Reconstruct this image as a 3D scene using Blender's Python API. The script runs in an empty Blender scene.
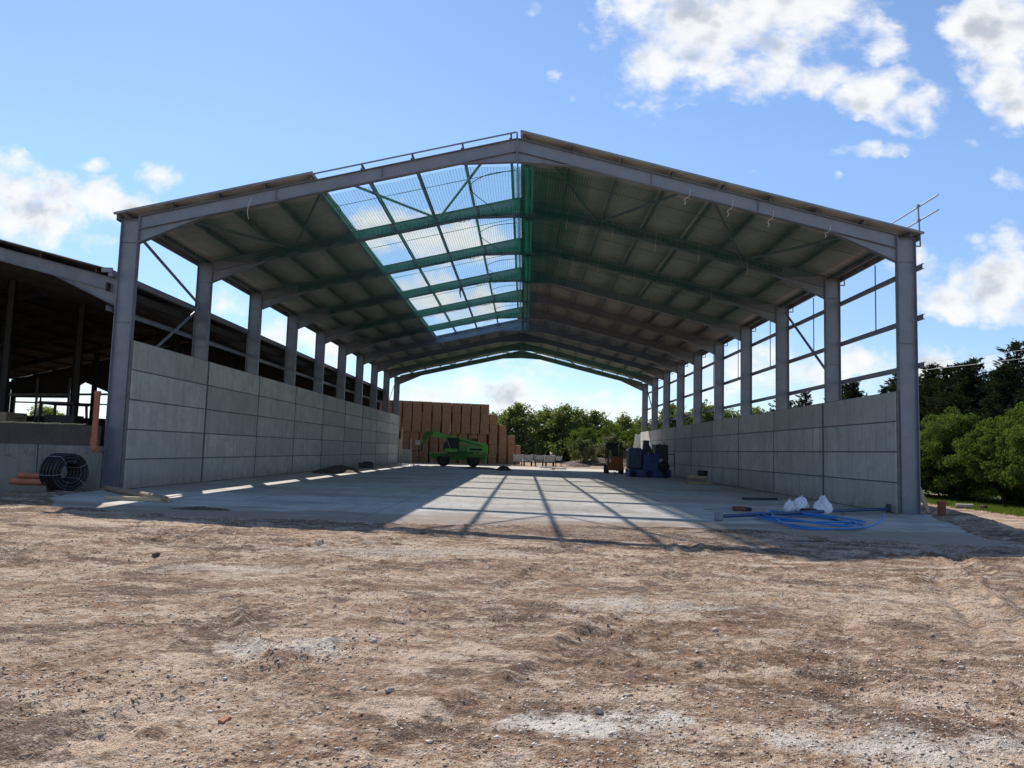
import bpy, math, random
import numpy as np
from mathutils import Vector, Matrix

random.seed(7)
RNG = np.random.default_rng(11)
sc = bpy.context.scene
COL = sc.collection
PI = math.pi

# ------------------------------------------------------------------ mesh helpers
class MB:
    """collects solids and links them as one mesh object"""
    def __init__(self):
        self.v = []; self.f = []; self.smooth = False
    def add(self, vs, fs):
        n = len(self.v)
        self.v += [tuple(p) for p in vs]
        self.f += [tuple(i + n for i in q) for q in fs]
        return self
    def box(self, c, s, rz=0.0, ry=0.0, rx=0.0, bev=0.0):
        hx, hy, hz = s[0] / 2, s[1] / 2, s[2] / 2
        M = Matrix.Rotation(rz, 3, 'Z') @ Matrix.Rotation(ry, 3, 'Y') @ Matrix.Rotation(rx, 3, 'X')
        c = Vector(c)
        if bev <= 0:
            P = [(-hx, -hy, -hz), (hx, -hy, -hz), (hx, hy, -hz), (-hx, hy, -hz),
                 (-hx, -hy, hz), (hx, -hy, hz), (hx, hy, hz), (-hx, hy, hz)]
            F = [(3, 2, 1, 0), (4, 5, 6, 7), (0, 1, 5, 4), (1, 2, 6, 5), (2, 3, 7, 6), (3, 0, 4, 7)]
        else:
            b = min(bev, hx * .9, hy * .9, hz * .9)
            P = []; idx = {}
            for sx in (-1, 1):
                for sy in (-1, 1):
                    for sz in (-1, 1):
                        for a in range(3):
                            q = [hx - b, hy - b, hz - b]
                            q[a] += b
                            idx[(sx, sy, sz, a)] = len(P)
                            P.append((q[0] * sx, q[1] * sy, q[2] * sz))
            F = []
            for a in range(3):
                o1, o2 = [i for i in range(3) if i != a]
                for s_ in (-1, 1):
                    ring = []
                    for (p, q) in ((-1, -1), (1, -1), (1, 1), (-1, 1)):
                        k = [0, 0, 0]; k[a] = s_; k[o1] = p; k[o2] = q
                        ring.append(idx[(k[0], k[1], k[2], a)])
                    F.append(ring)
                # edges parallel to axis a
                for p in (-1, 1):
                    for q in (-1, 1):
                        k0 = [0, 0, 0]; k0[a] = -1; k0[o1] = p; k0[o2] = q
                        k1 = list(k0); k1[a] = 1
                        F.append((idx[(*k0, o1)], idx[(*k1, o1)], idx[(*k1, o2)], idx[(*k0, o2)]))
            for sx in (-1, 1):
                for sy in (-1, 1):
                    for sz in (-1, 1):
                        F.append(tuple(idx[(sx, sy, sz, a)] for a in range(3)))
            # orient outward
            G = []
            for q in F:
                pts = [Vector(P[i]) for i in q]
                cen = sum(pts, Vector()) / len(pts)
                nrm = (pts[1] - pts[0]).cross(pts[2] - pts[0])
                G.append(tuple(q) if nrm.dot(cen) > 0 else tuple(reversed(q)))
            F = G
        return self.add([M @ Vector(p) + c for p in P], F)
    def bar(self, p, q, w, t, up=(0, 0, 1)):
        """rectangular bar from p to q, w wide sideways, t thick along up"""
        p, q = Vector(p), Vector(q)
        d = (q - p).normalized()
        u = Vector(up)
        if abs(d.dot(u)) > .98: u = Vector((0, 1, 0))
        s = d.cross(u).normalized(); u = s.cross(d).normalized()
        P = []
        for e in (p, q):
            for a, b in ((-1, -1), (1, -1), (1, 1), (-1, 1)):
                P.append(e + s * (a * w / 2) + u * (b * t / 2))
        return self.add(P, [(0, 1, 2, 3), (7, 6, 5, 4), (0, 4, 5, 1), (1, 5, 6, 2), (2, 6, 7, 3), (3, 7, 4, 0)])
    def prism(self, poly, y0, y1, plane='XZ', at=0):
        """polygon in a plane pulled from y0 to y1"""
        n = len(poly)
        def mk(a, b, c):
            return {'XZ': (a, c, b), 'YZ': (c, a, b), 'XY': (a, b, c)}[plane]
        P = [mk(a, b, y0) for a, b in poly] + [mk(a, b, y1) for a, b in poly]
        F = [tuple(range(n)), tuple(range(2 * n - 1, n - 1, -1))]
        F += [(i, n + i, n + (i + 1) % n, (i + 1) % n) for i in range(n)]
        return self.add(P, F)
    def tube(self, pts, r, n=8, closed=False, caps=True):
        pts = [Vector(p) for p in pts]
        m = len(pts)
        rr = r if isinstance(r, (list, tuple)) else [r] * m
        P = []; F = []
        prev = None
        for i, p in enumerate(pts):
            a = pts[(i - 1) % m] if (closed or i > 0) else p
            b = pts[(i + 1) % m] if (closed or i < m - 1) else p
            d = (b - a).normalized()
            if prev is None:
                u = Vector((0, 0, 1)) if abs(d.z) < .9 else Vector((1, 0, 0))
            else:
                u = prev
            s = d.cross(u)
            if s.length < 1e-6: s = d.cross(Vector((0, 1, 0)))
            s.normalize(); u = s.cross(d).normalized(); prev = u
            for k in range(n):
                t = 2 * PI * k / n
                P.append(p + (s * math.cos(t) + u * math.sin(t)) * rr[i])
        for i in range(m if closed else m - 1):
            j = (i + 1) % m
            for k in range(n):
                l = (k + 1) % n
                F.append((i * n + k, i * n + l, j * n + l, j * n + k))
        if not closed and caps:
            F.append(tuple(range(n - 1, -1, -1)))
            F.append(tuple((m - 1) * n + k for k in range(n)))
        return self.add(P, F)
    def lathe(self, prof, c=(0, 0, 0), axis='Z', n=24):
        """profile of (radius, height) turned about an axis"""
        P = []; F = []
        c = Vector(c)
        for r, h in prof:
            for k in range(n):
                t = 2 * PI * k / n
                a, b = r * math.cos(t), r * math.sin(t)
                P.append(c + Vector({'Z': (a, b, h), 'Y': (a, h, b), 'X': (h, a, b)}[axis]))
        m = len(prof)
        for i in range(m - 1):
            for k in range(n):
                l = (k + 1) % n
                F.append((i * n + k, i * n + l, (i + 1) * n + l, (i + 1) * n + k))
        F.append(tuple(range(n - 1, -1, -1)))
        F.append(tuple((m - 1) * n + k for k in range(n)))
        return self.add(P, F)
    def mesh(self, name, smooth=None, mat=None):
        me = bpy.data.meshes.new(name)
        me.from_pydata(self.v, [], self.f)
        me.update()
        if smooth:
            me.shade_smooth()
            try: me.set_sharp_from_angle(angle=math.radians(smooth))
            except Exception: pass
        if mat: me.materials.append(mat)
        return me
    def build(self, name, mat, parent=None, loc=(0, 0, 0), rz=0, smooth=None):
        import bmesh
        me = self.mesh(name, None, mat)
        bm = bmesh.new(); bm.from_mesh(me)
        bmesh.ops.recalc_face_normals(bm, faces=bm.faces)
        bm.to_mesh(me); bm.free()
        if smooth:
            me.shade_smooth()
            try: me.set_sharp_from_angle(angle=math.radians(smooth))
            except Exception: pass
        return link(name, me, parent, loc, rz)

def link(name, me, parent=None, loc=(0, 0, 0), rz=0):
    o = bpy.data.objects.new(name, me)
    COL.objects.link(o)
    o.location = loc; o.rotation_euler = (0, 0, rz)
    if parent: o.parent = parent
    return o

def tag(o, label=None, cat=None, group=None, kind=None):
    if label: o['label'] = label
    if cat: o['category'] = cat
    if group: o['group'] = group
    if kind: o['kind'] = kind
    return o

def thing(name, label, cat, loc=(0, 0, 0), rz=0, group=None):
    o = bpy.data.objects.new(name, None); COL.objects.link(o)
    o.empty_display_size = .2
    o.location = loc; o.rotation_euler = (0, 0, rz)
    return tag(o, label, cat, group)

def copy_tree(o, label=None, parent=None):
    c = o.copy(); COL.objects.link(c); c.parent = parent
    if label: c['label'] = label
    for ch in list(o.children): copy_tree(ch, None, c)
    return c

def np_mesh(name, V, F, mat, uv=None, smooth=False):
    """big mesh from arrays: V (n,3), F (m,k)"""
    me = bpy.data.meshes.new(name)
    V = np.asarray(V, np.float32); F = np.asarray(F, np.int32)
    m, k = F.shape
    me.vertices.add(len(V)); me.vertices.foreach_set('co', V.ravel())
    me.loops.add(m * k); me.loops.foreach_set('vertex_index', F.ravel())
    me.polygons.add(m)
    me.polygons.foreach_set('loop_start', np.arange(0, m * k, k, dtype=np.int32))
    me.polygons.foreach_set('loop_total', np.full(m, k, np.int32))
    if uv is not None:
        l = me.uv_layers.new(name='UVMap')
        l.data.foreach_set('uv', np.asarray(uv, np.float32)[F.ravel()].ravel())
    me.update(calc_edges=True)
    if smooth: me.shade_smooth()
    me.materials.append(mat)
    return me

ORD = ['first', 'second', 'third', 'fourth', 'fifth', 'sixth', 'seventh', 'eighth', 'ninth', 'tenth', 'eleventh',
       'twelfth', 'thirteenth', 'fourteenth', 'fifteenth', 'sixteenth', 'seventeenth', 'eighteenth', 'nineteenth', 'twentieth', 'twenty-first', 'twenty-second', 'twenty-third']

# ------------------------------------------------------------------ value noise
def vnoise(x, y, seed=0):
    xi = np.floor(x).astype(np.int64); yi = np.floor(y).astype(np.int64)
    fx = x - xi; fy = y - yi
    fx = fx * fx * (3 - 2 * fx); fy = fy * fy * (3 - 2 * fy)
    def h(a, b):
        n = (a * 374761393 + b * 668265263 + seed * 974634637) & 0xffffffff
        n = ((n ^ (n >> 13)) * 1274126177) & 0xffffffff
        n = (n ^ (n >> 16)) & 0xffff
        return n / 65535.0
    return ((h(xi, yi) * (1 - fx) + h(xi + 1, yi) * fx) * (1 - fy) +
            (h(xi, yi + 1) * (1 - fx) + h(xi + 1, yi + 1) * fx) * fy)
def fbm(x, y, s, o=3, seed=0):
    r = 0; a = 1; t = 0
    for i in range(o):
        r = r + a * vnoise(x / s + 17.3 * i, y / s - 9.1 * i, seed + i); t += a
        a *= .5; s *= .5
    return r / t - .5

# ------------------------------------------------------------------ materials
class NT:
    def __init__(self, name):
        self.m = bpy.data.materials.new(name); self.m.use_nodes = True
        self.t = self.m.node_tree; self.t.nodes.clear()
        self.out = self.n('ShaderNodeOutputMaterial')
    def n(self, ty, **k):
        o = self.t.nodes.new(ty)
        for a, b in k.items():
            if a.startswith('i_'):
                o.inputs[a[2:].replace('_', ' ')].default_value = b
            else: setattr(o, a, b)
        return o
    def l(self, a, b): self.t.links.new(a, b)
    def coord(self, kind='Object'):
        return self.n('ShaderNodeTexCoord').outputs[kind]
    def noise(self, vec, scale, detail=4, rough=.55, stretch=None, dist=0):
        if stretch:
            mp = self.n('ShaderNodeMapping'); mp.inputs['Scale'].default_value = stretch
            self.l(vec, mp.inputs['Vector']); vec = mp.outputs[0]
        o = self.n('ShaderNodeTexNoise')
        o.inputs['Scale'].default_value = scale; o.inputs['Detail'].default_value = detail
        o.inputs['Roughness'].default_value = rough; o.inputs['Distortion'].default_value = dist
        self.l(vec, o.inputs['Vector']); return o.outputs['Fac']
    def ramp(self, fac, stops, interp='LINEAR'):
        o = self.n('ShaderNodeValToRGB'); r = o.color_ramp; r.interpolation = interp
        while len(r.elements) < len(stops): r.elements.new(.5)
        for e, (p, c) in zip(r.elements, stops):
            e.position = p
            e.color = (*c, 1) if isinstance(c, (tuple, list)) else (c, c, c, 1)
        self.l(fac, o.inputs['Fac']); return o.outputs['Color']
    def mix(self, fac, a, b, mode='MIX'):
        o = self.n('ShaderNodeMix', data_type='RGBA', blend_type=mode)
        for s, v in ((o.inputs[0], fac), (o.inputs[6], a), (o.inputs[7], b)):
            if hasattr(v, 'is_linked'): self.l(v, s)
            else: s.default_value = (*v, 1) if isinstance(v, (tuple, list)) else v
        return o.outputs[2]
    def math(self, op, a, b=0.0, clamp=False):
        o = self.n('ShaderNodeMath', operation=op, use_clamp=clamp)
        for s, v in ((o.inputs[0], a), (o.inputs[1], b)):
            if hasattr(v, 'is_linked'): self.l(v, s)
            else: s.default_value = v
        return o.outputs[0]
    def bump(self, h, strength=.3, dist=.02, nrm=None):
        o = self.n('ShaderNodeBump'); o.inputs['Strength'].default_value = strength
        o.inputs['Distance'].default_value = dist; self.l(h, o.inputs['Height'])
        if nrm: self.l(nrm, o.inputs['Normal'])
        return o.outputs[0]
    def bsdf(self, col, rough=.7, metal=0.0, nrm=None, spec=.4):
        b = self.n('ShaderNodeBsdfPrincipled')
        if hasattr(col, 'is_linked'): self.l(col, b.inputs['Base Color'])
        else: b.inputs['Base Color'].default_value = (*col, 1)
        if hasattr(rough, 'is_linked'): self.l(rough, b.inputs['Roughness'])
        else: b.inputs['Roughness'].default_value = rough
        b.inputs['Metallic'].default_value = metal
        b.inputs['Specular IOR Level'].default_value = spec
        if nrm: self.l(nrm, b.inputs['Normal'])
        return b.outputs[0]
    def done(self, sh):
        self.l(sh, self.out.inputs['Surface']); return self.m
    def rnd(self): return self.n('ShaderNodeObjectInfo').outputs['Random']

def simple(name, col, rough=.6, metal=0.0, var=.25, scale=3.0, bump=0.0, stretch=None, spec=.4, dirt=None):
    t = NT(name); c = t.coord()
    nz = t.noise(c, scale, 5, .6, stretch)
    lo = tuple(x * (1 - var) for x in col); hi = tuple(min(1, x * (1 + var)) for x in col)
    k = t.ramp(nz, [(.3, lo), (.7, hi)])
    if dirt:
        d = t.noise(c, scale * .7, 6, .65)
        k = t.mix(t.ramp(d, [(.5, 0), (.68, .7)]), k, dirt)
    nrm = t.bump(t.noise(c, scale * 9, 4, .6, stretch), bump, .02) if bump else None
    return t.done(t.bsdf(k, rough, metal, nrm, spec))

M = {}
def steel(name, a, b, rough=.5):
    t = NT(name); c = t.coord(); g = t.n('ShaderNodeNewGeometry').outputs['Position']
    v = t.n('ShaderNodeTexVoronoi'); v.inputs['Scale'].default_value = 28; t.l(c, v.inputs['Vector'])
    sp = t.ramp(t.noise(g, 1.3, 5, .65), [(.3, a), (.7, b)])
    col = t.mix(.10, sp, t.mix(1.0, sp, v.outputs['Color'], 'SOFT_LIGHT'))
    st = t.noise(g, 6, 4, .6, (1, 1, .08))
    col = t.mix(t.ramp(st, [(.58, 0), (.78, .22)]), col, tuple(x * .6 for x in a))
    return t.done(t.bsdf(col, rough, .25, t.bump(t.noise(c, 40, 3), .06, .01), .5))
M['steel'] = steel('galvanised_steel', (.175, .185, .212), (.235, .246, .278))
M['steel_old'] = steel('old_steel', (.12, .125, .14), (.21, .215, .23))
M['purlin'] = steel('purlin_steel', (.16, .165, .17), (.27, .27, .28))

def concrete(name, a, b, stain, panel=False):
    t = NT(name); g = t.n('ShaderNodeNewGeometry').outputs['Position']; c = t.coord()
    base = t.ramp(t.noise(g, .55, 6, .62), [(.3, a), (.7, b)])
    fine = t.ramp(t.noise(g, 14, 5, .7), [(.3, .86), (.7, 1.08)])
    col = t.mix(1.0, base, fine, 'MULTIPLY')
    if panel:
        st = t.noise(g, 5, 5, .65, (1, 1, .1))
        col = t.mix(t.ramp(st, [(.48, 0), (.72, .7)]), col, stain)
        bl = t.noise(c, 1.1, 5, .6, None, .6)
        col = t.mix(t.ramp(bl, [(.52, 0), (.66, .45)]), col, tuple(x * 1.12 for x in b))
        col = t.mix(t.ramp(t.rnd(), [(0, 0), (.5, .12), (1, .55)]), col, stain)
        col = t.mix(t.ramp(t.noise(g, .9, 7, .7, (1, 1, 2.2), .7), [(.55, 0), (.68, .5)]), col, stain)
        zz = t.n('ShaderNodeSeparateXYZ'); t.l(g, zz.inputs[0])
        mr = t.n('ShaderNodeMapRange'); t.l(zz.outputs['Z'], mr.inputs['Value']); mr.inputs['From Min'].default_value = .55; mr.inputs['From Max'].default_value = 0
        sp_ = t.math('MULTIPLY', mr.outputs[0], t.ramp(t.noise(g, 3.5, 7, .75), [(.38, 0), (.62, 1)]))
        col = t.mix(t.math('MULTIPLY', sp_, .75), col, (.24, .17, .12))
        pit = t.noise(g, 60, 2, .5)
        nrm = t.bump(t.noise(g, 18, 5, .6), .15, .02)
        return t.done(t.bsdf(col, .85, 0, nrm, .25))
    # floor: dusty soil tracked over it near the open front and along the sides, wet or dark patches
    s = t.n('ShaderNodeSeparateXYZ'); t.l(g, s.inputs[0])
    fr = t.n('ShaderNodeMapRange'); t.l(s.outputs['Y'], fr.inputs['Value'])
    fr.inputs['From Min'].default_value = -3.5; fr.inputs['From Max'].default_value = -8.5
    fr.inputs['To Min'].default_value = 0; fr.inputs['To Max'].default_value = 1
    edge = t.math('ADD', t.math('MULTIPLY', fr.outputs[0], 1.2), t.math('MULTIPLY', t.math('SUBTRACT', t.noise(g, .5, 6, .7, (1, 2.2, 1)), .55), 2.2))
    col = t.mix(t.ramp(edge, [(.22, 0), (.62, .9)]), col, (.30, .20, .135))
    tr = t.noise(g, .35, 6, .68, (.55, 2.4, 1), .4)
    col = t.mix(t.ramp(tr, [(.44, 0), (.64, .62)]), col, (.30, .245, .195))
    tr2 = t.noise(g, .9, 6, .7, (2.6, .5, 1), .3)
    col = t.mix(t.ramp(tr2, [(.48, 0), (.66, .6)]), col, stain)
    sm = t.noise(g, .16, 6, .7, (.8, 1.6, 1), .8)
    col = t.mix(t.ramp(sm, [(.50, 0), (.62, .5)]), col, (.24, .205, .175))
    spk = t.noise(g, 9, 3, .75)
    col = t.mix(t.ramp(spk, [(.64, 0), (.70, .6)]), col, (.16, .105, .075))
    # saw-cut joints
    by = t.math('ABSOLUTE', t.math('SUBTRACT', t.math('FRACT', t.math('DIVIDE', s.outputs['Y'], 6.0)), .5))
    col = t.mix(t.math('LESS_THAN', by, .0035), col, (.10, .09, .08))
    bx = t.math('ABSOLUTE', t.math('SUBTRACT', t.math('FRACT', t.math('DIVIDE', s.outputs['X'], 6.4)), .5))
    col = t.mix(t.math('LESS_THAN', bx, .002), col, (.12, .11, .10))
    return t.done(t.bsdf(col, .82, 0, t.bump(t.noise(g, 20, 5, .65), .25, .01), .3))
M['panel'] = concrete('precast_concrete', (.45, .425, .375), (.60, .575, .515), (.30, .28, .245), True)
M['slab'] = concrete('floor_concrete', (.47, .445, .395), (.62, .585, .525), (.32, .285, .24))
M['oldconc'] = concrete('weathered_concrete', (.17, .155, .135), (.29, .265, .23), (.10, .09, .075), True)

M['darkconc'] = concrete('dark_stained_concrete', (.075, .065, .055), (.13, .115, .10), (.06, .05, .04), True)
def fibre():
    t = NT('fibre_cement'); g = t.n('ShaderNodeNewGeometry').outputs['Position']
    col = t.ramp(t.noise(g, .8, 5, .6), [(.3, (.41, .40, .365)), (.7, (.54, .52, .475))])
    st = t.noise(g, 3, 5, .65, (.25, 1.6, 1))
    col = t.mix(t.ramp(st, [(.5, 0), (.75, .45)]), col, (.28, .255, .22))
    return t.done(t.bsdf(col, .88, 0, t.bump(t.noise(g, 30, 3), .1, .01), .2))
M['fibre'] = fibre()
M['oldroof'] = simple('old_fibre_cement', (.10, .09, .08), .9, 0, .3, 1.5)

def dirt():
    t = NT('dry_dirt'); g = t.n('ShaderNodeNewGeometry').outputs['Position']
    big = t.noise(g, .22, 6, .62, (.7, 1.25, 1), .5)
    mid = t.noise(g, 1.6, 6, .68, (.8, 1.3, 1), .3)
    fin = t.noise(g, 16, 5, .72)
    vf = t.noise(g, 75, 3, .6)
    k = t.math('ADD', t.math('MULTIPLY', big, .42), t.math('MULTIPLY', mid, .40))
    k = t.math('ADD', k, t.math('MULTIPLY', fin, .42))
    k = t.math('ADD', k, t.math('MULTIPLY', vf, .18))
    col = t.ramp(k, [(.585, (.115, .064, .039)), (.66, (.265, .155, .093)), (.72, (.40, .255, .16)), (.79, (.64, .475, .33))])
    dp = t.noise(g, 1.15, 8, .74, (.75, 1.5, 1), .5)
    col = t.mix(t.ramp(dp, [(.515, 0), (.575, .85)]), col, (.68, .52, .385))
    rb_ = t.noise(g, .8, 9, .76, (.8, 1.4, 1), .3)
    col = t.mix(t.ramp(rb_, [(.515, 0), (.57, .85)]), col, (.135, .088, .064))
    s3 = t.noise(g, 3.6, 9, .82, (.8, 1.2, 1), .2)
    col = t.mix(t.ramp(s3, [(.545, 0), (.585, .7)]), col, (.68, .54, .42))
    s4 = t.noise(g, 4.4, 9, .82, (.9, 1.2, 1), .2)
    col = t.mix(t.ramp(s4, [(.545, 0), (.59, .75)]), col, (.12, .074, .050))
    # crumbs and flecks
    col = t.mix(t.ramp(vf, [(.56, 0), (.63, .7)]), col, (.10, .065, .045))
    fl = t.noise(g, 38, 4, .8)
    col = t.mix(t.ramp(fl, [(.57, 0), (.63, .75)]), col, (.58, .49, .40))
    fl2 = t.noise(g, 11, 6, .8)
    col = t.mix(t.ramp(fl2, [(.58, 0), (.66, .7)]), col, (.105, .066, .046))
    # chalky patches in the subsoil
    ch = t.noise(g, .55, 7, .72, None, .8)
    col = t.mix(t.ramp(ch, [(.60, 0), (.70, .55)]), col, (.58, .49, .39))
    s = t.n('ShaderNodeSeparateXYZ'); t.l(g, s.inputs[0])
    wob = t.math('MULTIPLY', t.math('SUBTRACT', t.noise(g, 2.4, 9, .8), .5), 4.5)
    for (px, py, rx, ry, w) in ((.98, -20.15, .75, .28, .95), (2.75, -20.3, .9, .35, .7), (-1.4, -18.7, .7, .3, .7), (1.9, -16.5, 1.1, .5, .55), (-1.3, -12.8, 2.6, .7, .4), (3.3, -21.0, .5, .3, .6), (-3.2, -15.0, 1.5, .5, .4)):
        dx = t.math('DIVIDE', t.math('SUBTRACT', s.outputs['X'], px), rx)
        dy = t.math('DIVIDE', t.math('SUBTRACT', s.outputs['Y'], py), ry)
        d = t.math('SQRT', t.math('ADD', t.math('MULTIPLY', dx, dx), t.math('MULTIPLY', dy, dy)))
        d = t.math('ADD', d, wob)
        col = t.mix(t.ramp(d, [(.3, w), (.9, 0)]), col, (.72, .65, .56))
    h = t.math('ADD', t.math('MULTIPLY', fin, .8), t.math('MULTIPLY', vf, .32))
    h = t.math('ADD', h, t.math('MULTIPLY', t.noise(g, 6.5, 5, .7), .7))
    return t.done(t.bsdf(col, .95, 0, t.bump(h, 1.0, .075), .12))
M['dirt'] = dirt()
M['soil'] = simple('dark_soil', (.10, .066, .045), .95, 0, .45, 7, .8)
M['stone'] = simple('stone', (.42, .36, .30), .9, 0, .3, 14, .4)
M['brickstone'] = simple('brick_rubble', (.40, .17, .09), .9, 0, .25, 14, .4)

def stones_mat():
    t = NT('gravel_stone'); r = t.n('ShaderNodeNewGeometry').outputs['Random Per Island']
    col = t.ramp(r, [(0, (.22, .14, .095)), (.25, (.36, .25, .17)), (.55, (.45, .34, .24)), (.8, (.62, .53, .43)), (1, (.74, .69, .62))])
    return t.done(t.bsdf(col, .92, 0, None, .2))
M['gravel'] = stones_mat()

def straw():
    t = NT('brown_straw'); c = t.coord(); r = t.rnd()
    a = t.noise(c, 9, 6, .75, (1, 1, 5)); b = t.noise(c, 40, 4, .7, (1.0, 1, .25))
    k = t.math('ADD', t.math('MULTIPLY', a, .55), t.math('MULTIPLY', b, .45))
    col = t.ramp(k, [(.35, (.16, .088, .050)), (.52, (.38, .225, .13)), (.68, (.62, .41, .25))])
    col = t.mix(t.ramp(r, [(0, 0), (1, .4)]), col, (.26, .155, .10))
    return t.done(t.bsdf(col, .95, 0, t.bump(k, .9, .06), .15))
M['straw'] = straw()

def leaf(name, dark, light, trans=.45, scale=.8):
    t = NT(name); g = t.n('ShaderNodeNewGeometry'); c = t.coord()
    k = t.math('ADD', t.math('MULTIPLY', t.noise(c, scale, 3, .6), .65), t.math('MULTIPLY', g.outputs['Random Per Island'], .35))
    col = t.ramp(k, [(.3, dark), (.66, light)])
    col = t.mix(t.ramp(t.rnd(), [(0, 0), (1, .35)]), col, tuple(.5 * (a + b) * f for a, b, f in zip(dark, light, (1.25, 1.0, .8))))
    d = t.n('ShaderNodeBsdfDiffuse'); t.l(col, d.inputs['Color'])
    tr = t.n('ShaderNodeBsdfTranslucent')
    t.l(t.mix(1.0, col, (1.25, 1.2, .55), 'MULTIPLY'), tr.inputs['Color'])
    mx = t.n('ShaderNodeMixShader'); mx.inputs[0].default_value = trans
    t.l(d.outputs[0], mx.inputs[1]); t.l(tr.outputs[0], mx.inputs[2])
    return t.done(mx.outputs[0])
M['leaf'] = leaf('broad_leaf', (.085, .120, .050), (.18, .22, .095), .5)  # green greyed so that distance haze sits in the leaf colour
M['leaf_bush'] = leaf('bush_leaf', (.045, .085, .020), (.125, .175, .048), .40, .9)
M['leaf_grey'] = leaf('grey_leaf', (.075, .09, .06), (.16, .18, .12), .35)
M['needle'] = leaf('conifer_needle', (.016, .025, .015), (.042, .056, .031), .2)
M['bark'] = simple('bark', (.075, .06, .047), .95, 0, .4, 4, .7, (3, 3, .5))
M['grass'] = leaf('grass_blade', (.075, .115, .022), (.15, .20, .05), .35)

def net(name, col, cov, base):
    t = NT(name); uv = t.coord('UV')
    s = t.n('ShaderNodeSeparateXYZ'); t.l(uv, s.inputs[0])
    wob = t.noise(uv, .9, 2, .5)
    u = t.math('FRACT', t.math('ADD', t.math('DIVIDE', s.outputs['X'], .1), t.math('MULTIPLY', wob, .35)))
    v = t.math('FRACT', t.math('ADD', t.math('DIVIDE', s.outputs['Y'], .1), t.math('MULTIPLY', wob, .5)))
    a = t.math('MAXIMUM', t.math('LESS_THAN', u, cov), t.math('LESS_THAN', v, cov))
    a = t.math('MAXIMUM', a, base)
    d = t.n('ShaderNodeBsdfDiffuse'); d.inputs['Color'].default_value = (*col, 1)
    tl = t.n('ShaderNodeBsdfTranslucent'); tl.inputs['Color'].default_value = (*col, 1)
    m1 = t.n('ShaderNodeMixShader'); m1.inputs[0].default_value = .5
    t.l(d.outputs[0], m1.inputs[1]); t.l(tl.outputs[0], m1.inputs[2])
    tp = t.n('ShaderNodeBsdfTransparent')
    mx = t.n('ShaderNodeMixShader'); t.l(a, mx.inputs[0])
    t.l(tp.outputs[0], mx.inputs[1]); t.l(m1.outputs[0], mx.inputs[2])
    return t.done(mx.outputs[0])
M['net_green'] = net('green_net', (.02, .19, .13), .10, .14)
M['net_red'] = net('red_net', (.15, .065, .05), .10, .05)
M['net_blue'] = net('blue_net', (.03, .13, .24), .10, .05)
M['net_over'] = net('green_net_overlap', (.02, .17, .115), .11, .07)
M['net_fold'] = net('green_net_fold', (.02, .12, .085), .12, .16)

M['green'] = simple('green_paint', (.085, .40, .02), .35, 0, .15, 2, 0, None, .5, (.10, .10, .05))
M['green_dark'] = simple('dark_green_paint', (.035, .17, .018), .5, 0, .25, 2, 0, None, .4, (.10, .09, .055))
M['black'] = simple('black_plastic', (.018, .018, .021), .5, 0, .3, 5)
M['rubber'] = simple('tyre_rubber', (.028, .026, .025), .85, 0, .3, 6, .3, None, .2, (.09, .07, .05))
M['glass_dark'] = simple('tinted_glass', (.012, .016, .018), .35, 0, .1, 1, 0, None, .2)
M['blue'] = simple('blue_paint', (.018, .06, .20), .45, 0, .25, 3, 0, None, .45, (.06, .06, .065))
M['blue_grey'] = simple('blue_grey_paint', (.045, .07, .12), .5, 0, .25, 3)
M['darkgrey'] = simple('dark_grey_paint', (.04, .043, .05), .55, 0, .3, 3)
M['orange'] = simple('orange_paint', (.34, .075, .025), .5, 0, .25, 3, 0, None, .4, (.12, .06, .035))
M['redbrown'] = simple('red_brown_casing', (.16, .045, .03), .6, 0, .2, 6)
M['clay'] = simple('clay_pipe', (.42, .145, .085), .7, 0, .2, 5, .15, None, .3, (.30, .15, .10))
M['bluepipe'] = simple('blue_pipe', (.03, .20, .52), .4, 0, .12, 6)
M['bluepipe_dark'] = simple('dark_blue_pipe', (.02, .06, .14), .45, 0, .2, 6)
M['bag'] = simple('white_plastic', (.74, .75, .78), .45, 0, .08, 8, .15)
M['white'] = simple('white_paint', (.72, .72, .70), .5, 0, .12, 4)
M['wood'] = simple('weathered_wood', (.29, .21, .135), .85, 0, .35, 5, .3, (1, 8, 8))
M['wood_pale'] = simple('pale_wood', (.46, .36, .23), .85, 0, .3, 5, .3, (8, 1, 8))
M['rope'] = simple('cream_rope', (.62, .55, .42), .9, 0, .15, 20)
M['rope_dark'] = simple('dark_rope', (.03, .05, .045), .9, 0, .15, 20)
M['wire'] = simple('pale_wire', (.45, .46, .47), .5, .2, .1, 3)
M['greyblock'] = simple('grey_block', (.40, .40, .39), .85, 0, .25, 4, .3)
M['strawpale'] = simple('pale_straw', (.62, .50, .30), .95, 0, .35, 20, .6)
M['joint'] = simple('joint_mortar', (.15, .15, .146), .9, 0, .3, 4)
M['dark'] = simple('cladding_and_shaded_steel', (.035, .031, .029), .8, 0, .3, 2)  # dark cladding; also inner shed steel, with interior shade put into its colour

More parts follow.
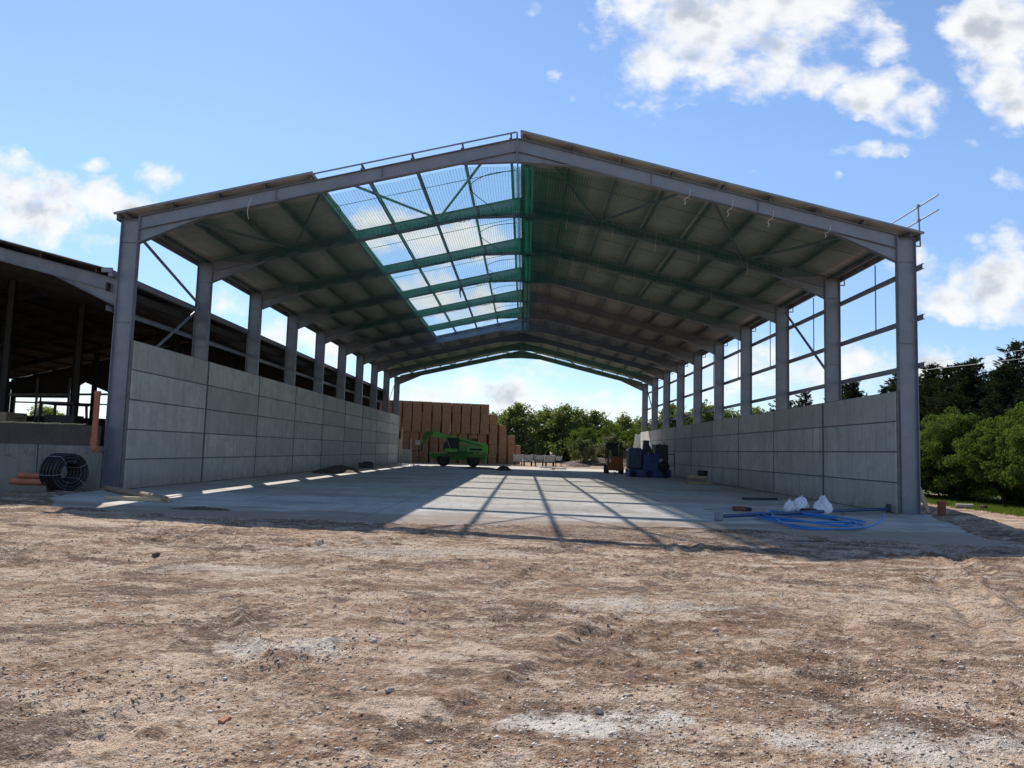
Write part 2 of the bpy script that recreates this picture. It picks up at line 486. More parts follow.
# ------------------------------------------------------------------ camera
F_PX, YAW, PITCH, ROLL = 748.27, -0.0184, 0.0890, 0.0299
CAM = Vector((0.5172, -24.7954, 1.6659))
fw = Vector((math.sin(YAW) * math.cos(PITCH), math.cos(YAW) * math.cos(PITCH), math.sin(PITCH)))
r0 = Vector((math.cos(YAW), -math.sin(YAW), 0)); u0 = r0.cross(fw)
c_, s_ = math.cos(ROLL), math.sin(ROLL)
ri = r0 * c_ + u0 * s_; ui = -r0 * s_ + u0 * c_
cd = bpy.data.cameras.new('camera'); cam = bpy.data.objects.new('camera', cd); COL.objects.link(cam)
cd.sensor_fit = 'HORIZONTAL'; cd.sensor_width = 36; cd.lens = F_PX * 36 / 1024
cd.clip_start = .05; cd.clip_end = 5000
cam.matrix_world = Matrix(((ri.x, ui.x, -fw.x, CAM.x), (ri.y, ui.y, -fw.y, CAM.y), (ri.z, ui.z, -fw.z, CAM.z), (0, 0, 0, 1)))
sc.camera = cam

# ------------------------------------------------------------------ sun and sky
SUNDIR = Vector((-.42, .93, 1.0)).normalized()
sl = bpy.data.lights.new('sun', 'SUN'); so = bpy.data.objects.new('sun', sl); COL.objects.link(so)
sl.energy = 3.4; sl.angle = math.radians(.53); sl.color = (1, .955, .89)
so.rotation_euler = (-SUNDIR).to_track_quat('-Z', 'Y').to_euler(); so.location = (-40, 80, 90)

w = bpy.data.worlds.new('World'); sc.world = w; w.use_nodes = True
nt = w.node_tree; nt.nodes.clear()
class WT(NT):
    def __init__(self, tree): self.t = tree
W = WT(nt)
out = W.n('ShaderNodeOutputWorld')
sky = W.n('ShaderNodeTexSky'); sky.sky_type = 'NISHITA'; sky.sun_disc = False
sky.sun_elevation = math.asin(SUNDIR.z); sky.sun_rotation = math.atan2(SUNDIR.x, SUNDIR.y)
sky.altitude = 50; sky.air_density = .85; sky.dust_density = .05; sky.ozone_density = 3.0
SKY_STR = .118
dirv = W.coord('Generated')
sp = W.n('ShaderNodeSeparateXYZ'); W.l(dirv, sp.inputs[0])
yy = W.math('MAXIMUM', W.math('ABSOLUTE', sp.outputs['Y']), .05)
cu = W.math('DIVIDE', sp.outputs['X'], yy); cv = W.math('DIVIDE', sp.outputs['Z'], yy)
cmb = W.n('ShaderNodeCombineXYZ'); W.l(cu, cmb.inputs[0]); W.l(W.math('MULTIPLY', cv, 1.25), cmb.inputs[1])
W.l(W.math('MULTIPLY', W.math('LESS_THAN', sp.outputs['Y'], 0), 7.0), cmb.inputs[2])
P0 = cmb.outputs[0]
def wnoise(vec, scale, detail, rough, dist=0.0):
    return W.noise(vec, scale, detail, rough, None, dist)
warpx = W.math('MULTIPLY', W.math('SUBTRACT', wnoise(P0, 9, 4, .6), .5), .09)
mp = W.n('ShaderNodeMapping'); mp.inputs['Location'].default_value = (5.2, 1.3, 2.1); W.l(P0, mp.inputs[0])
warpy = W.math('MULTIPLY', W.math('SUBTRACT', wnoise(mp.outputs[0], 9, 4, .6), .5), .07)
wu = W.math('ADD', cu, warpx); wv = W.math('ADD', cv, warpy)
BLOBS = [(0.229, 0.6072, 0.127, 0.0936, 1.1), (0.3541, 0.6318, 0.107, 0.0802, 1.1), (0.1603, 0.5328, 0.0602, 0.0535, 0.8), (0.2917, 0.5284, 0.0802, 0.0374, 0.8), (0.1453, 0.6129, 0.0535, 0.0401, 0.7), (0.3881, 0.5305, 0.0481, 0.0321, 0.75), (0.4807, 0.5759, 0.0374, 0.0321, 0.75), (0.4771, 0.508, 0.0642, 0.0321, 0.95), (0.5244, 0.4804, 0.0535, 0.0348, 0.95), (0.5582, 0.4669, 0.0267, 0.0187, 0.6), (0.6433, 0.6011, 0.0735, 0.0668, 1.1), (0.6615, 0.5221, 0.0535, 0.0535, 1.1), (0.5949, 0.5856, 0.0401, 0.0214, 0.6), (0.4554, 0.4177, 0.0455, 0.0147, 0.75), (0.3831, 0.3807, 0.0321, 0.0107, 0.65), (0.3097, 0.3987, 0.0107, 0.0053, 0.5), (-0.7006, 0.3191, 0.0829, 0.0642, 1.1), (-0.7296, 0.3756, 0.0401, 0.0294, 0.9), (-0.5679, 0.3224, 0.0615, 0.0294, 0.9), (-0.5079, 0.3622, 0.0348, 0.0201, 0.7), (-0.614, 0.374, 0.0214, 0.0107, 0.55), (-0.6477, 0.2737, 0.0668, 0.016, 0.5), (-0.5416, 0.3443, 0.0401, 0.0134, 0.4), (0.6333, 0.2414, 0.0802, 0.0535, 1.1), (0.5794, 0.2128, 0.0535, 0.0267, 0.9), (0.6484, 0.3036, 0.0348, 0.0294, 0.8), (0.5337, 0.2525, 0.0481, 0.0348, 0.95), (0.6577, 0.3915, 0.0267, 0.0187, 0.75), (0.5817, 0.3089, 0.0187, 0.008, 0.4), (-0.0021, 0.6261, 0.0187, 0.0134, 0.75), (0.0287, 0.5184, 0.0174, 0.012, 0.65), (0.0531, 0.4828, 0.012, 0.008, 0.6), (0.5982, 0.4394, 0.016, 0.008, 0.5), (-0.0951, 0.2779, 0.0802, 0.0401, 0.9), (-0.1922, 0.3034, 0.0668, 0.0294, 0.9), (-0.106, 0.2013, 0.0735, 0.0374, 0.9), (-0.2325, 0.2814, 0.0535, 0.0267, 0.8), (-0.0532, 0.2511, 0.0401, 0.0214, 0.7), (0.5379, 0.1305, 0.0535, 0.0294, 1.0), (0.6106, 0.1366, 0.0481, 0.0241, 1.0), (0.6832, 0.1413, 0.0481, 0.0241, 1.0), (-0.0342, 0.0781, 0.0936, 0.0321, 0.95), (-0.1144, 0.0677, 0.0615, 0.0187, 0.8), (0.0597, 0.0754, 0.0668, 0.0241, 0.8), (0.1134, 0.0608, 0.0668, 0.016, 0.7), (0.3656, 0.1056, 0.0615, 0.0294, 0.9), (0.2859, 0.1141, 0.0668, 0.0294, 0.8), (0.2194, 0.1014, 0.0535, 0.0267, 0.7), (0.4321, 0.1343, 0.0535, 0.0241, 0.8), (0.3125, 0.1988, 0.0401, 0.0187, 0.6), (-0.4201, 0.193, 0.0535, 0.0241, 0.4), (-0.321, 0.1406, 0.0535, 0.0241, 0.7), (-0.252, 0.122, 0.0535, 0.0241, 0.8), (-0.63, 0.0638, 0.0802, 0.0267, 0.7)]
acc = None
for (bu, bv, ru, rv, bw) in BLOBS:
    bw *= .68 if ru < .03 else (.8 if ru < .05 else 1.0)
    a = W.math('DIVIDE', W.math('SUBTRACT', wu, bu), ru * 1.31); b = W.math('DIVIDE', W.math('SUBTRACT', wv, bv), rv * 1.31)
    d2 = W.math('ADD', W.math('MULTIPLY', a, a), W.math('MULTIPLY', b, b))
    g = W.math('MULTIPLY', W.math('SUBTRACT', 1.0, d2, True), bw)
    acc = g if acc is None else W.math('SMOOTH_MAX' if False else 'MAXIMUM', acc, g)
# thin bank of cumulus low over the horizon
bank = W.n('ShaderNodeMapRange'); W.l(cv, bank.inputs['Value'])
bank.inputs['From Min'].default_value = .17; bank.inputs['From Max'].default_value = .03
bank.inputs['To Min'].default_value = 0; bank.inputs['To Max'].default_value = .50
acc = W.math('MAXIMUM', acc, bank.outputs[0])
n1 = wnoise(P0, 7.5, 12, .66, .35)
n3 = wnoise(P0, 34, 8, .65, .3)
n1b = W.math('ADD', n1, W.math('MULTIPLY', W.math('SUBTRACT', n3, .5), .55))
def puffs(vec):
    r = None
    for sc_, am in ((13, 1.0), (28, .55)):
        v = W.n('ShaderNodeTexVoronoi', feature='SMOOTH_F1', voronoi_dimensions='2D'); v.inputs['Scale'].default_value = sc_; v.inputs['Smoothness'].default_value = .45
        W.l(vec, v.inputs['Vector']); q = W.math('MULTIPLY', W.math('SUBTRACT', .42, v.outputs['Distance']), am)
        r = q if r is None else W.math('ADD', r, q)
    return r
wn = W.n('ShaderNodeTexNoise'); wn.inputs['Scale'].default_value = 22; wn.inputs['Detail'].default_value = 5; W.l(P0, wn.inputs['Vector'])
wv3 = W.n('ShaderNodeVectorMath', operation='SCALE'); W.l(wn.outputs['Color'], wv3.inputs[0]); wv3.inputs['Scale'].default_value = .045
wp = W.n('ShaderNodeVectorMath', operation='ADD'); W.l(P0, wp.inputs[0]); W.l(wv3.outputs[0], wp.inputs[1])
pf = puffs(wp.outputs[0])
mpl = W.n('ShaderNodeMapping'); mpl.inputs['Location'].default_value = (.016, -.024, 0); W.l(wp.outputs[0], mpl.inputs[0])
pf2 = puffs(mpl.outputs[0])
dens = W.math('ADD', W.math('MULTIPLY', acc, .95), W.math('MULTIPLY', W.math('SUBTRACT', n1b, .5), 1.7))
dens = W.math('ADD', dens, W.math('MULTIPLY', pf, .68))
alpha = W.n('ShaderNodeMapRange', interpolation_type='SMOOTHSTEP'); W.l(dens, alpha.inputs['Value'])
alpha.inputs['From Min'].default_value = .14; alpha.inputs['From Max'].default_value = .98
alpha_o = W.math('MULTIPLY', alpha.outputs[0], W.math('GREATER_THAN', acc, .004))
# cloud body: bright thin rims, greyer thick bodies, lit from the sun's side
mp2 = W.n('ShaderNodeMapping'); mp2.inputs['Location'].default_value = (.035, -.05, 0); W.l(P0, mp2.inputs[0])
n2 = wnoise(mp2.outputs[0], 7.5, 12, .66, .35)
lit = W.math('ADD', W.math('MULTIPLY', W.math('SUBTRACT', n1, n2), .9), W.math('MULTIPLY', W.math('SUBTRACT', pf, pf2), .55))
shade = W.math('SUBTRACT', W.math('MULTIPLY', W.math('SUBTRACT', dens, .50), .62), lit)
ccol = W.ramp(shade, [(.0, (1.0, 1.0, 1.0)), (.24, (.92, .935, .95)), (.52, (.60, .63, .69)), (.9, (.46, .50, .57))])
CL = 1.0
cc = W.mix(1.0, ccol, (CL / SKY_STR * .58,) * 3, 'MULTIPLY')
veil = W.math('MULTIPLY', alpha_o, .96)
hz = W.n('ShaderNodeMapRange'); W.l(cv, hz.inputs['Value'])
hz.inputs['From Min'].default_value = .0; hz.inputs['From Max'].default_value = .42; hz.inputs['To Min'].default_value = .58; hz.inputs['To Max'].default_value = .90
skc = W.mix(1.0, sky.outputs[0], hz.outputs[0], 'MULTIPLY')
fin = W.mix(veil, skc, cc)
bg = W.n('ShaderNodeBackground'); W.l(fin, bg.inputs['Color']); bg.inputs['Strength'].default_value = SKY_STR
W.l(bg.outputs[0], out.inputs['Surface'])

vs = sc.view_settings
vs.view_transform = 'Standard'; vs.look = 'None'; vs.exposure = .80; vs.gamma = 1; vs.use_curve_mapping = False
sc.cycles.use_denoising = True
sc.cycles.max_bounces = 8; sc.cycles.diffuse_bounces = 4; sc.cycles.transparent_max_bounces = 24

# ------------------------------------------------------------------ ground
K = (12.3137 - 9.13) / 13.4117
def front(x):
    return np.interp(x, [-14.5, -13.2, -12.4, -10.5, -8.5, -5, -1.5, 2, 3.5, 5.6, 8, 10.5, 11.9, 13.7, 14.3],
                     [1, -1.2, -4.2, -6.8, -7.4, -7.7, -7.8, -7.2, -6.9, -6.8, -7.7, -8.8, -4.6, 0.0, 1.0])
def ground_z(x, y):
    x = np.asarray(x, float); y = np.asarray(y, float)
    nb = fbm(x, y, 1.7, 4, 5)
    d = np.minimum(np.minimum(y - front(x) + nb * 1.3, 13.75 - x + nb * .2), np.minimum(x + 13.05, 54.4 - y + nb * .8))
    t = np.clip((.35 - d) / .9, 0, 1); t = t * t * (3 - 2 * t)
    near = np.clip(1 - (np.hypot(x, y + 22) - 40) / 40, .15, 1)
    rel = fbm(x, y, 6, 2, 1) * .07 + fbm(x, y, 1.3, 3, 2) * .055 + fbm(x, y, .38, 4, 3) * .046
    cl = np.maximum(fbm(x, y, .14, 3, 9), -.06) * .062 + np.maximum(fbm(x, y, .065, 2, 10) - .02, 0) * .065
    rough = np.clip(.70 + 2.4 * fbm(x, y, 2.0, 3, 21), .18, 1.3)
    # a few tyre ruts and ridges left in the soil
    def rut(ax, ay, bx, by, wdt, h):
        vx, vy = bx - ax, by - ay; L = math.hypot(vx, vy)
        s = ((x - ax) * vx + (y - ay) * vy) / L; q = ((x - ax) * -vy + (y - ay) * vx) / L + .12 * np.sin(s * 1.1)
        return h * np.exp(-(q / wdt) ** 2) * np.clip(np.minimum(s, L - s) / .6, 0, 1)
    r = rut(-2.3, -17.2, -1.0, -19.4, .07, .07) + rut(4.5, -18, 7, -13, .10, -.05) + rut(4.9, -18.2, 7.5, -13.2, .06, .04) \
        + rut(-9, -11, 9, -12.2, .18, -.03) + rut(-8, -13.8, 6, -14.4, .12, .03) + rut(2.2, -20.5, 4.4, -16, .12, -.035)
    cx_ = np.interp(y, [-60, -25, -15, -10, -7.5, -5.5, 2, 30], [17, 16, 14.2, 12.9, 12.3, 12.7, 15.2, 15.4])
    q = np.clip((x - cx_ - .2) / 3.0, 0, 1); fall = -1.0 * q * q * (3 - 2 * q)
    e1 = np.clip((-13.3 - x) / 1.6, 0, 1); e2 = np.clip((y + 6) / 4.5, 0, 1); e3 = np.clip((30 - y) / 20, 0, 1)
    for (ax, ay, bx, by) in ((5.5, -20.5, 9.5, -9.2), (-9.5, -18.5, -1.0, -9.0), (-14, -11.6, 14, -10.2), (-1.2, -22.2, 3.2, -9.0)):
        for off in (-.85, .85):
            vx, vy = bx - ax, by - ay; L = math.hypot(vx, vy); ux, uy = vx / L, vy / L
            ss = (x - ax) * ux + (y - ay) * uy; qq = (x - ax) * -uy + (y - ay) * ux - off + .35 * np.sin(ss * .33 + ax) + .05 * np.sin(ss * 2.3)
            tread = np.where(np.abs(qq) < .15, .009 * np.sign(np.sin(ss * 2 * PI / .16 + 3.0 * np.abs(qq) / .15)), 0)
            m_ = np.clip(np.minimum(ss, L - ss) / 1.5, 0, 1) * np.clip(.55 + 2.5 * fbm(x, y, 1.8, 2, 61), 0, 1)
            fall = fall + m_ * (-.038 * np.exp(-(qq / .17) ** 4) + .028 * np.exp(-((np.abs(qq) - .25) / .07) ** 2) + tread)
    fall = fall - .40 * e1 * e1 * (3 - 2 * e1) * e2 * e2 * (3 - 2 * e2) * e3
    zo = fall + .012 + np.maximum(rel * near + cl * near * rough + .02, -.02) * 1.0 + r + .09 * np.exp(-((x - cx_) / .55) ** 2) * (1 + fbm(x, y, .5, 2, 44))
    return zo * t + (-.10) * (1 - t)

def axis_graded(lo, hi, f):
    a = [0.0]; 
    while a[-1] < hi: a.append(a[-1] + f(a[-1]))
    b = [0.0]
    while b[-1] > lo: b.append(b[-1] - f(b[-1]))
    return np.array(b[::-1][:-1] + a)
xs = axis_graded(-420, 420, lambda x: .022 if abs(x) < 5.5 else (.022 + (abs(x) - 5.5) * .009 if abs(x) < 22 else .17 + (abs(x) - 22) * .12))
def ystep(y):
    d = y + 24.8
    if d < 2.0: return .4
    if d < 34: return max(.014, .0046 * d)
    return .2 + (d - 34) * .06
ys = [-60.0, -45, -35, -29, -26, -24, -23]
while ys[-1] < 700: ys.append(ys[-1] + ystep(ys[-1]))
ys = np.array(ys)
GX, GY = np.meshgrid(xs, ys)
GZ = ground_z(GX, GY)
nx, ny = len(xs), len(ys)
idx = np.arange(nx * ny).reshape(ny, nx)
FQ = np.stack([idx[:-1, :-1], idx[:-1, 1:], idx[1:, 1:], idx[1:, :-1]], -1).reshape(-1, 4)
gme = np_mesh('ground', np.stack([GX, GY, GZ], -1).reshape(-1, 3), FQ, M['dirt'])
tag(link('ground', gme), kind='structure')
def gz(x, y): return float(ground_z(np.array([x]), np.array([y]))[0])

m = MB(); m.box((.35, 22.0, -.15), (26.9, 65.0, .30)); slab = m.build('concrete_floor', M['slab']); tag(slab, kind='structure')

# gravel strewn over the dirt: uncountable
def rocks(n, xr, yr, smin, smax, seed, dens=None):
    r = np.random.default_rng(seed)
    base = np.array([(1, 0, 0), (-1, 0, 0), (0, 1, 0), (0, -1, 0), (0, 0, 1), (0, 0, -1)], float)
    fc = np.array([(0, 2, 4), (2, 1, 4), (1, 3, 4), (3, 0, 4), (2, 0, 5), (1, 2, 5), (3, 1, 5), (0, 3, 5)])
    x = r.uniform(*xr, n); u = r.random(n); y = yr[0] + (yr[1] - yr[0]) * u ** 1.6
    x = .5 + (x - .5) * np.clip((y + 27) / 14, .25, 1)
    s = smin * (smax / smin) ** (r.random(n) ** 2.0)
    keep = (fbm(x, y, 1.1, 3, 31) + r.normal(0, .12, n) > -.02) & (y < front(x) + 1.2)
    x, y, s = x[keep], y[keep], s[keep]; n = len(x)
    z = ground_z(x, y)
    V = base[None] * r.uniform(.6, 1.3, (n, 6, 3)) + r.normal(0, .22, (n, 6, 3))
    a = r.uniform(0, 6.28, n); ca, sa = np.cos(a), np.sin(a)
    V = np.stack([V[..., 0] * ca[:, None] - V[..., 1] * sa[:, None], V[..., 0] * sa[:, None] + V[..., 1] * ca[:, None], V[..., 2] * .62], -1)
    V = V * s[:, None, None] + np.stack([x, y, z + s * .12], -1)[:, None, :]
    Fa = fc[None] + (np.arange(n) * 6)[:, None, None]
    return V.reshape(-1, 3), Fa.reshape(-1, 3)
V1, F1 = rocks(130000, (-11, 11), (-22.6, -8), .004, .016, 3)
V2, F2 = rocks(3200, (-15, 15), (-22.3, -7), .009, .021, 4)
gv = link('gravel', np_mesh('gravel', np.concatenate([V1, V2]), np.concatenate([F1, F2 + len(V1)]), M['gravel']))
tag(gv, 'small pale and brown stones strewn over the bare dirt yard', 'gravel', kind='stuff')

# stones one can pick out
def stone(x, y, s, label, mat='stone', sq=(1, 1, .7)):
    r = random.Random(int(x * 100 + y * 37))
    b = MB(); s *= .55; b.box((0, 0, 0), (s * sq[0], s * sq[1], s * sq[2]), r.uniform(0, 3), r.uniform(-.15, .15), r.uniform(-.15, .15), s * .2)
    b.v = [(p[0] + r.uniform(-.09, .09) * s, p[1] + r.uniform(-.09, .09) * s, p[2] + r.uniform(-.09, .09) * s) for p in b.v]
    o = b.build('stone', M[mat], None, (x, y, gz(x, y) + s * sq[2] * .32)); tag(o, label, 'stone', 'single stones lying on the dirt yard')
stone(-.66, -18.58, .105, 'squarish brown stone in the dirt left of centre beside a pale patch')
stone(1.03, -19.95, .09, 'grey stone at the upper rim of the white chalky patch', sq=(1.2, .9, .8))
stone(-2.9, -20.55, .10, 'pale stone at the bottom left corner of the yard', sq=(1.5, 1, .5))
stone(-.32, -19.72, .08, 'small whitish stone among dark crumbs near the bottom centre', sq=(1.3, 1, .6))
stone(2.35, -17.6, .10, 'white rounded stone right of centre in the middle of the yard', sq=(1.2, 1, .8))
stone(4.05, -18.6, .085, 'lone buff stone far right of the white chalky patch')
stone(-1.17, -20.33, .09, 'reddish lump of broken brick in the left half of the yard', 'brickstone', (1.6, .9, .35))
stone(-4.6, -14.2, .16, 'dark clod on the dirt at the left of the yard', 'soil')

# grass verge right of the track
m = MB(); m.prism([(29.0, -30), (27.4, 8), (26.8, 16), (27.6, 26), (28.2, 45), (28.2, 120), (90, 120), (90, -30)], -.99, -.965, 'XY')
gb = m.build('verge', simple('verge_soil', (.085, .11, .03), .95, 0, .4, 2, .4)); tag(gb, kind='structure')
n = 60000
gx = RNG.uniform(26.2, 34, n); gy = RNG.uniform(4, 48, n)
lim = np.interp(gy, [-30, 8, 16, 26, 45], [29.0, 27.4, 26.8, 27.6, 28.2]) + RNG.normal(-.05, .35, n)
k = gx > lim; gx, gy = gx[k], gy[k]; n = len(gx)
hh = RNG.uniform(.06, .20, n); aa = RNG.uniform(0, 6.28, n); ww = RNG.uniform(.015, .04, n)
V = np.zeros((n, 3, 3)); V[:, 0] = np.stack([gx - np.cos(aa) * ww, gy - np.sin(aa) * ww, np.full(n, -.97)], -1)
V[:, 1] = np.stack([gx + np.cos(aa) * ww, gy + np.sin(aa) * ww, np.full(n, -.97)], -1)
V[:, 2] = np.stack([gx + RNG.normal(0, .05, n), gy + RNG.normal(0, .05, n), -.97 + hh], -1)
go = link('grass', np_mesh('grass', V.reshape(-1, 3), np.arange(n * 3).reshape(-1, 3), M['grass']))
tag(go, 'short green grass verge beside the track under the hedge', 'grass', kind='stuff')

# ------------------------------------------------------------------ steel barn
HW, HE, HA, CD, B, NB = 13.4117, 9.13, 12.3137, .5962, 6.0, 9
ZO = .185
def zt(x): return HA - K * abs(x)
barn = thing('steel_barn', 'large open-ended new steel portal-frame barn with grey concrete panel walls and part-sheeted roof', 'barn')

def ibeam_col():
    m = MB()
    m.box((0, 0, HE / 2), (CD - .036, .014, HE))
    for s in (-1, 1): m.box((s * (CD / 2 - .009), 0, HE / 2), (.018, .24, HE))
    for z in (8.35, 5.6):
        for s in (-1, 1): m.box((0, s * .03, z), (CD - .04, .045, .010))
    m.box((0, 0, HE + .006), (CD, .24, .012))
    return m
cm = None
for kf in range(NB + 1):
    for s in (-1, 1):
        x = s * (HW - CD / 2)
        if cm is None:
            c0 = ibeam_col().build('column', M['steel'], barn, (x, B * kf, 0))
            bp = MB(); bp.box((0, 0, .015), (CD + .14, .36, .03))
            for i in (-1, 1):
                for j in (-1, 1): bp.lathe([(.028, .03), (.028, .06), (.014, .06), (.014, .11)], (i * .18, j * .12, 0), 'Z', 6)
            b0 = bp.build('base_plate', M['steel'], c0); cm = c0
        else:
            c = c0.copy(); COL.objects.link(c); c.parent = barn; c.location = (x, B * kf, 0)
            b = b0.copy(); COL.objects.link(b); b.parent = c

def rafter(s):
    m = MB(); X0 = HW - CD - .002
    D, H, AH = .46, .93, .82
    poly = [(s * X0, zt(X0) - .01), (s * .002, HA - .01), (s * .002, HA - AH), (s * 1.9, zt(1.9) - D), (s * 10.6, zt(10.6) - D), (s * X0, zt(X0) - H)]
    m.prism(poly, -.006, .006)
    def fl(x1, z1, x2, z2): m.bar((s * x1, 0, z1), (s * x2, 0, z2), .21, .018, (0, 0, 1))
    fl(X0, zt(X0) - .009, .003, HA - .009)
    fl(X0, zt(X0) - D, .003, HA - D)
    fl(X0, zt(X0) - H, 10.6, zt(10.6) - D - .012)
    fl(1.9, zt(1.9) - D - .012, .003, HA - AH)
    m.box((s * .012, 0, HA - AH / 2), (.02, .21, AH))
    m.box((s * (X0 - .012), 0, zt(X0) - H / 2), (.02, .21, H))
    for xx in (4.6, 8.2): m.box((s * xx, 0, zt(xx) - D / 2), (.012, .18, D - .03))
    return m
for s in (-1, 1):
    r0_ = None
    for kf in range(NB + 1):
        if r0_ is None: r0_ = rafter(s).build('rafter', M['steel'], barn, (0, 0, 0))
        else:
            r = r0_.copy(); COL.objects.link(r); r.parent = barn; r.location = (0, B * kf, 0)

# purlins, ridge to eave
PX = [.22, 1.86, 3.56, 5.26, 6.98, 8.53, 10.09, 11.64, 13.2]
for s in (-1, 1):
    for i, px in enumerate(PX):
        m = MB(); z = zt(px)
        L0, L1 = -.22, 54.2
        m.box((0, 27, .075), (.008, L1 - L0, .15)); m.box((s * -.03, 27, .146), (.06, L1 - L0, .008)); m.box((s * .03, 27, .004), (.06, L1 - L0, .008))
        m.box((s * -.056, 27, .133), (.008, L1 - L0, .02))
        p = m.build('purlin', M['purlin'], barn, (s * px, 0, z))
        p.rotation_euler = (0, s * math.atan(K), 0)
# eave beams
for s in (-1, 1):
    m = MB(); m.box((0, 27, 0), (.008, 54.6, .24)); m.box((s * -.03, 27, .116), (.06, 54.6, .008)); m.box((s * -.03, 27, -.116), (.06, 54.6, .008))
    m.build('eave_beam', M['purlin'], barn, (s * (HW + .06), 0, HE + .02))

# corrugated fibre cement sheets with real waves and lapped courses
def roof(xa, xb, y0, y1, s, zoff, k, zfun, mat, courses, name='roof_sheet', pitch=.146, amp=.024, par=None, step=.012, th=.009):
    ny_ = int((y1 - y0) / pitch * 6) + 1
    Y = np.linspace(y0, y1, ny_); wv = amp * np.cos(2 * PI * Y / pitch)
    Vs = []; Fs = []; n0 = 0
    e = np.linspace(xa, xb, courses + 1)
    for c in range(courses):
        a, b = e[c], e[c + 1] + ((-.12 if xb < xa else .12) if c < courses - 1 else 0)
        for side in (0, 1):
            za, zb = zfun(a) + zoff + th * side, zfun(b) + zoff + step * (1 if c < courses - 1 else 0) + th * side
            Vs.append(np.stack([np.full(ny_, s * a), Y, za + wv], -1)); Vs.append(np.stack([np.full(ny_, s * b), Y, zb + wv], -1))
        i = np.arange(ny_ - 1)
        q = lambda r0, r1: np.stack([n0 + r0 * ny_ + i, n0 + r0 * ny_ + i + 1, n0 + r1 * ny_ + i + 1, n0 + r1 * ny_ + i], -1)
        Fs += [q(0, 1), q(3, 2), q(2, 0), q(1, 3)]
        j = np.array([0, ny_ - 1])
        Fs.append(np.stack([n0 + j, n0 + ny_ + j, n0 + 3 * ny_ + j, n0 + 2 * ny_ + j], -1))
        n0 += 4 * ny_
    me = np_mesh(name, np.concatenate(Vs), np.concatenate(Fs), mat)
    return link(name, me, par)
# courses listed from the eave upwards so that upper ones lap over lower ones
for (a, b, y0, y1, s, nc) in ((13.60, 6.90, -.28, 54.25, -1, 4), (6.90, .16, 36.05, 54.25, -1, 4), (13.60, .10, -.28, 54.25, 1, 8)):
    roof(a, b, y0, y1, s, ZO + (.014 if nc == 4 and y0 > 0 else 0), K, zt, M['fibre'], nc, par=barn)
# ridge capping over the covered length, verge trim along the open front edge
m = MB(); m.bar((0, 36.0, HA + .25), (0, 54.3, HA + .25), .5, .03); m.build('ridge_cap', M['fibre'], barn)
m = MB(); m.bar((-6.9, -.2, zt(6.9) + .165), (-.05, -.2, zt(0.05) + .165), .05, .04); m.build('verge_trim', M['steel'], barn)
for xa_, xb_ in ((-13.6, -6.9), (.1, 13.6)):
    m = MB(); m.bar((xa_, -.292, zt(xa_) + ZO + .004), (xb_, -.292, zt(xb_) + ZO + .004), .014, .075); m.build('verge_flashing', M['purlin'], barn)
m = MB(); m.bar((-.02, -.12, HA + .18), (-.02, 36.0, HA + .18), .05, .05); m.build('ridge_rail', M['purlin'], barn)

# concrete wall panels
pm = None
def panel_mesh():
    b = MB(); b.box((0, 0, 0), (.15, 5.91, .962), bev=.014)
    b.nbody = len(b.f); b.box((0, 0, 0), (.09, 5.998, .998)); return b
rr = random.Random(3)
for s, rows in ((-1, 5), (1, 4)):
    for kb in range(NB):
        for r in range(rows):
            loc = (s * (HW - CD - .056 + rr.uniform(-.004, .004)), B * kb + 3.0 - (.06 if kb == 0 else 0), .5 + r)
            if pm is None:
                pmb = panel_mesh(); pm = pmb.build('wall_panel', M['panel'], barn, loc); pm.data.materials.append(M['joint'])
                for q in pm.data.polygons: q.material_index = 1 if q.index >= pmb.nbody else 0
            else:
                o = pm.copy(); COL.objects.link(o); o.parent = barn; o.location = loc
for s, hw_ in ((-1, 5.0), (1, 4.0)):
    j0 = None
    for kb in range(1, NB):
        if j0 is None:
            m = MB(); m.box((0, 0, hw_ / 2), (.046, .075, hw_ - .01)); j0 = m.build('joint_strip', M['joint'], barn, (s * (HW - CD - .056 - .058), B * kb, 0))
        else:
            o = j0.copy(); COL.objects.link(o); o.parent = barn; o.location = (s * (HW - CD - .056 - .058), B * kb, 0)
# short panels at the far end
m = MB(); m.box((0, 0, 1.25), (.15, .5, 2.5), bev=.015); m.build('end_panel', M['panel'], barn, (-12.62, 54.32, 0))

# cladding rails down the sides
def rail(x, z, n='side_rail'):
    m = MB(); m.box((0, 27, 0), (.008, 54.9, .17)); m.box((.035, 27, .082), (.07, 54.9, .008)); m.box((.035, 27, -.082), (.07, 54.9, .008))
    m.build(n, M['steel'], barn, (x, 0, z))
for z in (8.12, 6.44, 4.86): rail(HW + .02, z)
rail(-HW - .09, 6.0)
for kb in range(NB):
    m = MB(); m.tube([(HW + .09, B * kb + 3.0, 6.44), (HW + .09, B * kb + 3.0, 9.0)], .022, 6); m.build('sag_rod', M['steel'], barn)

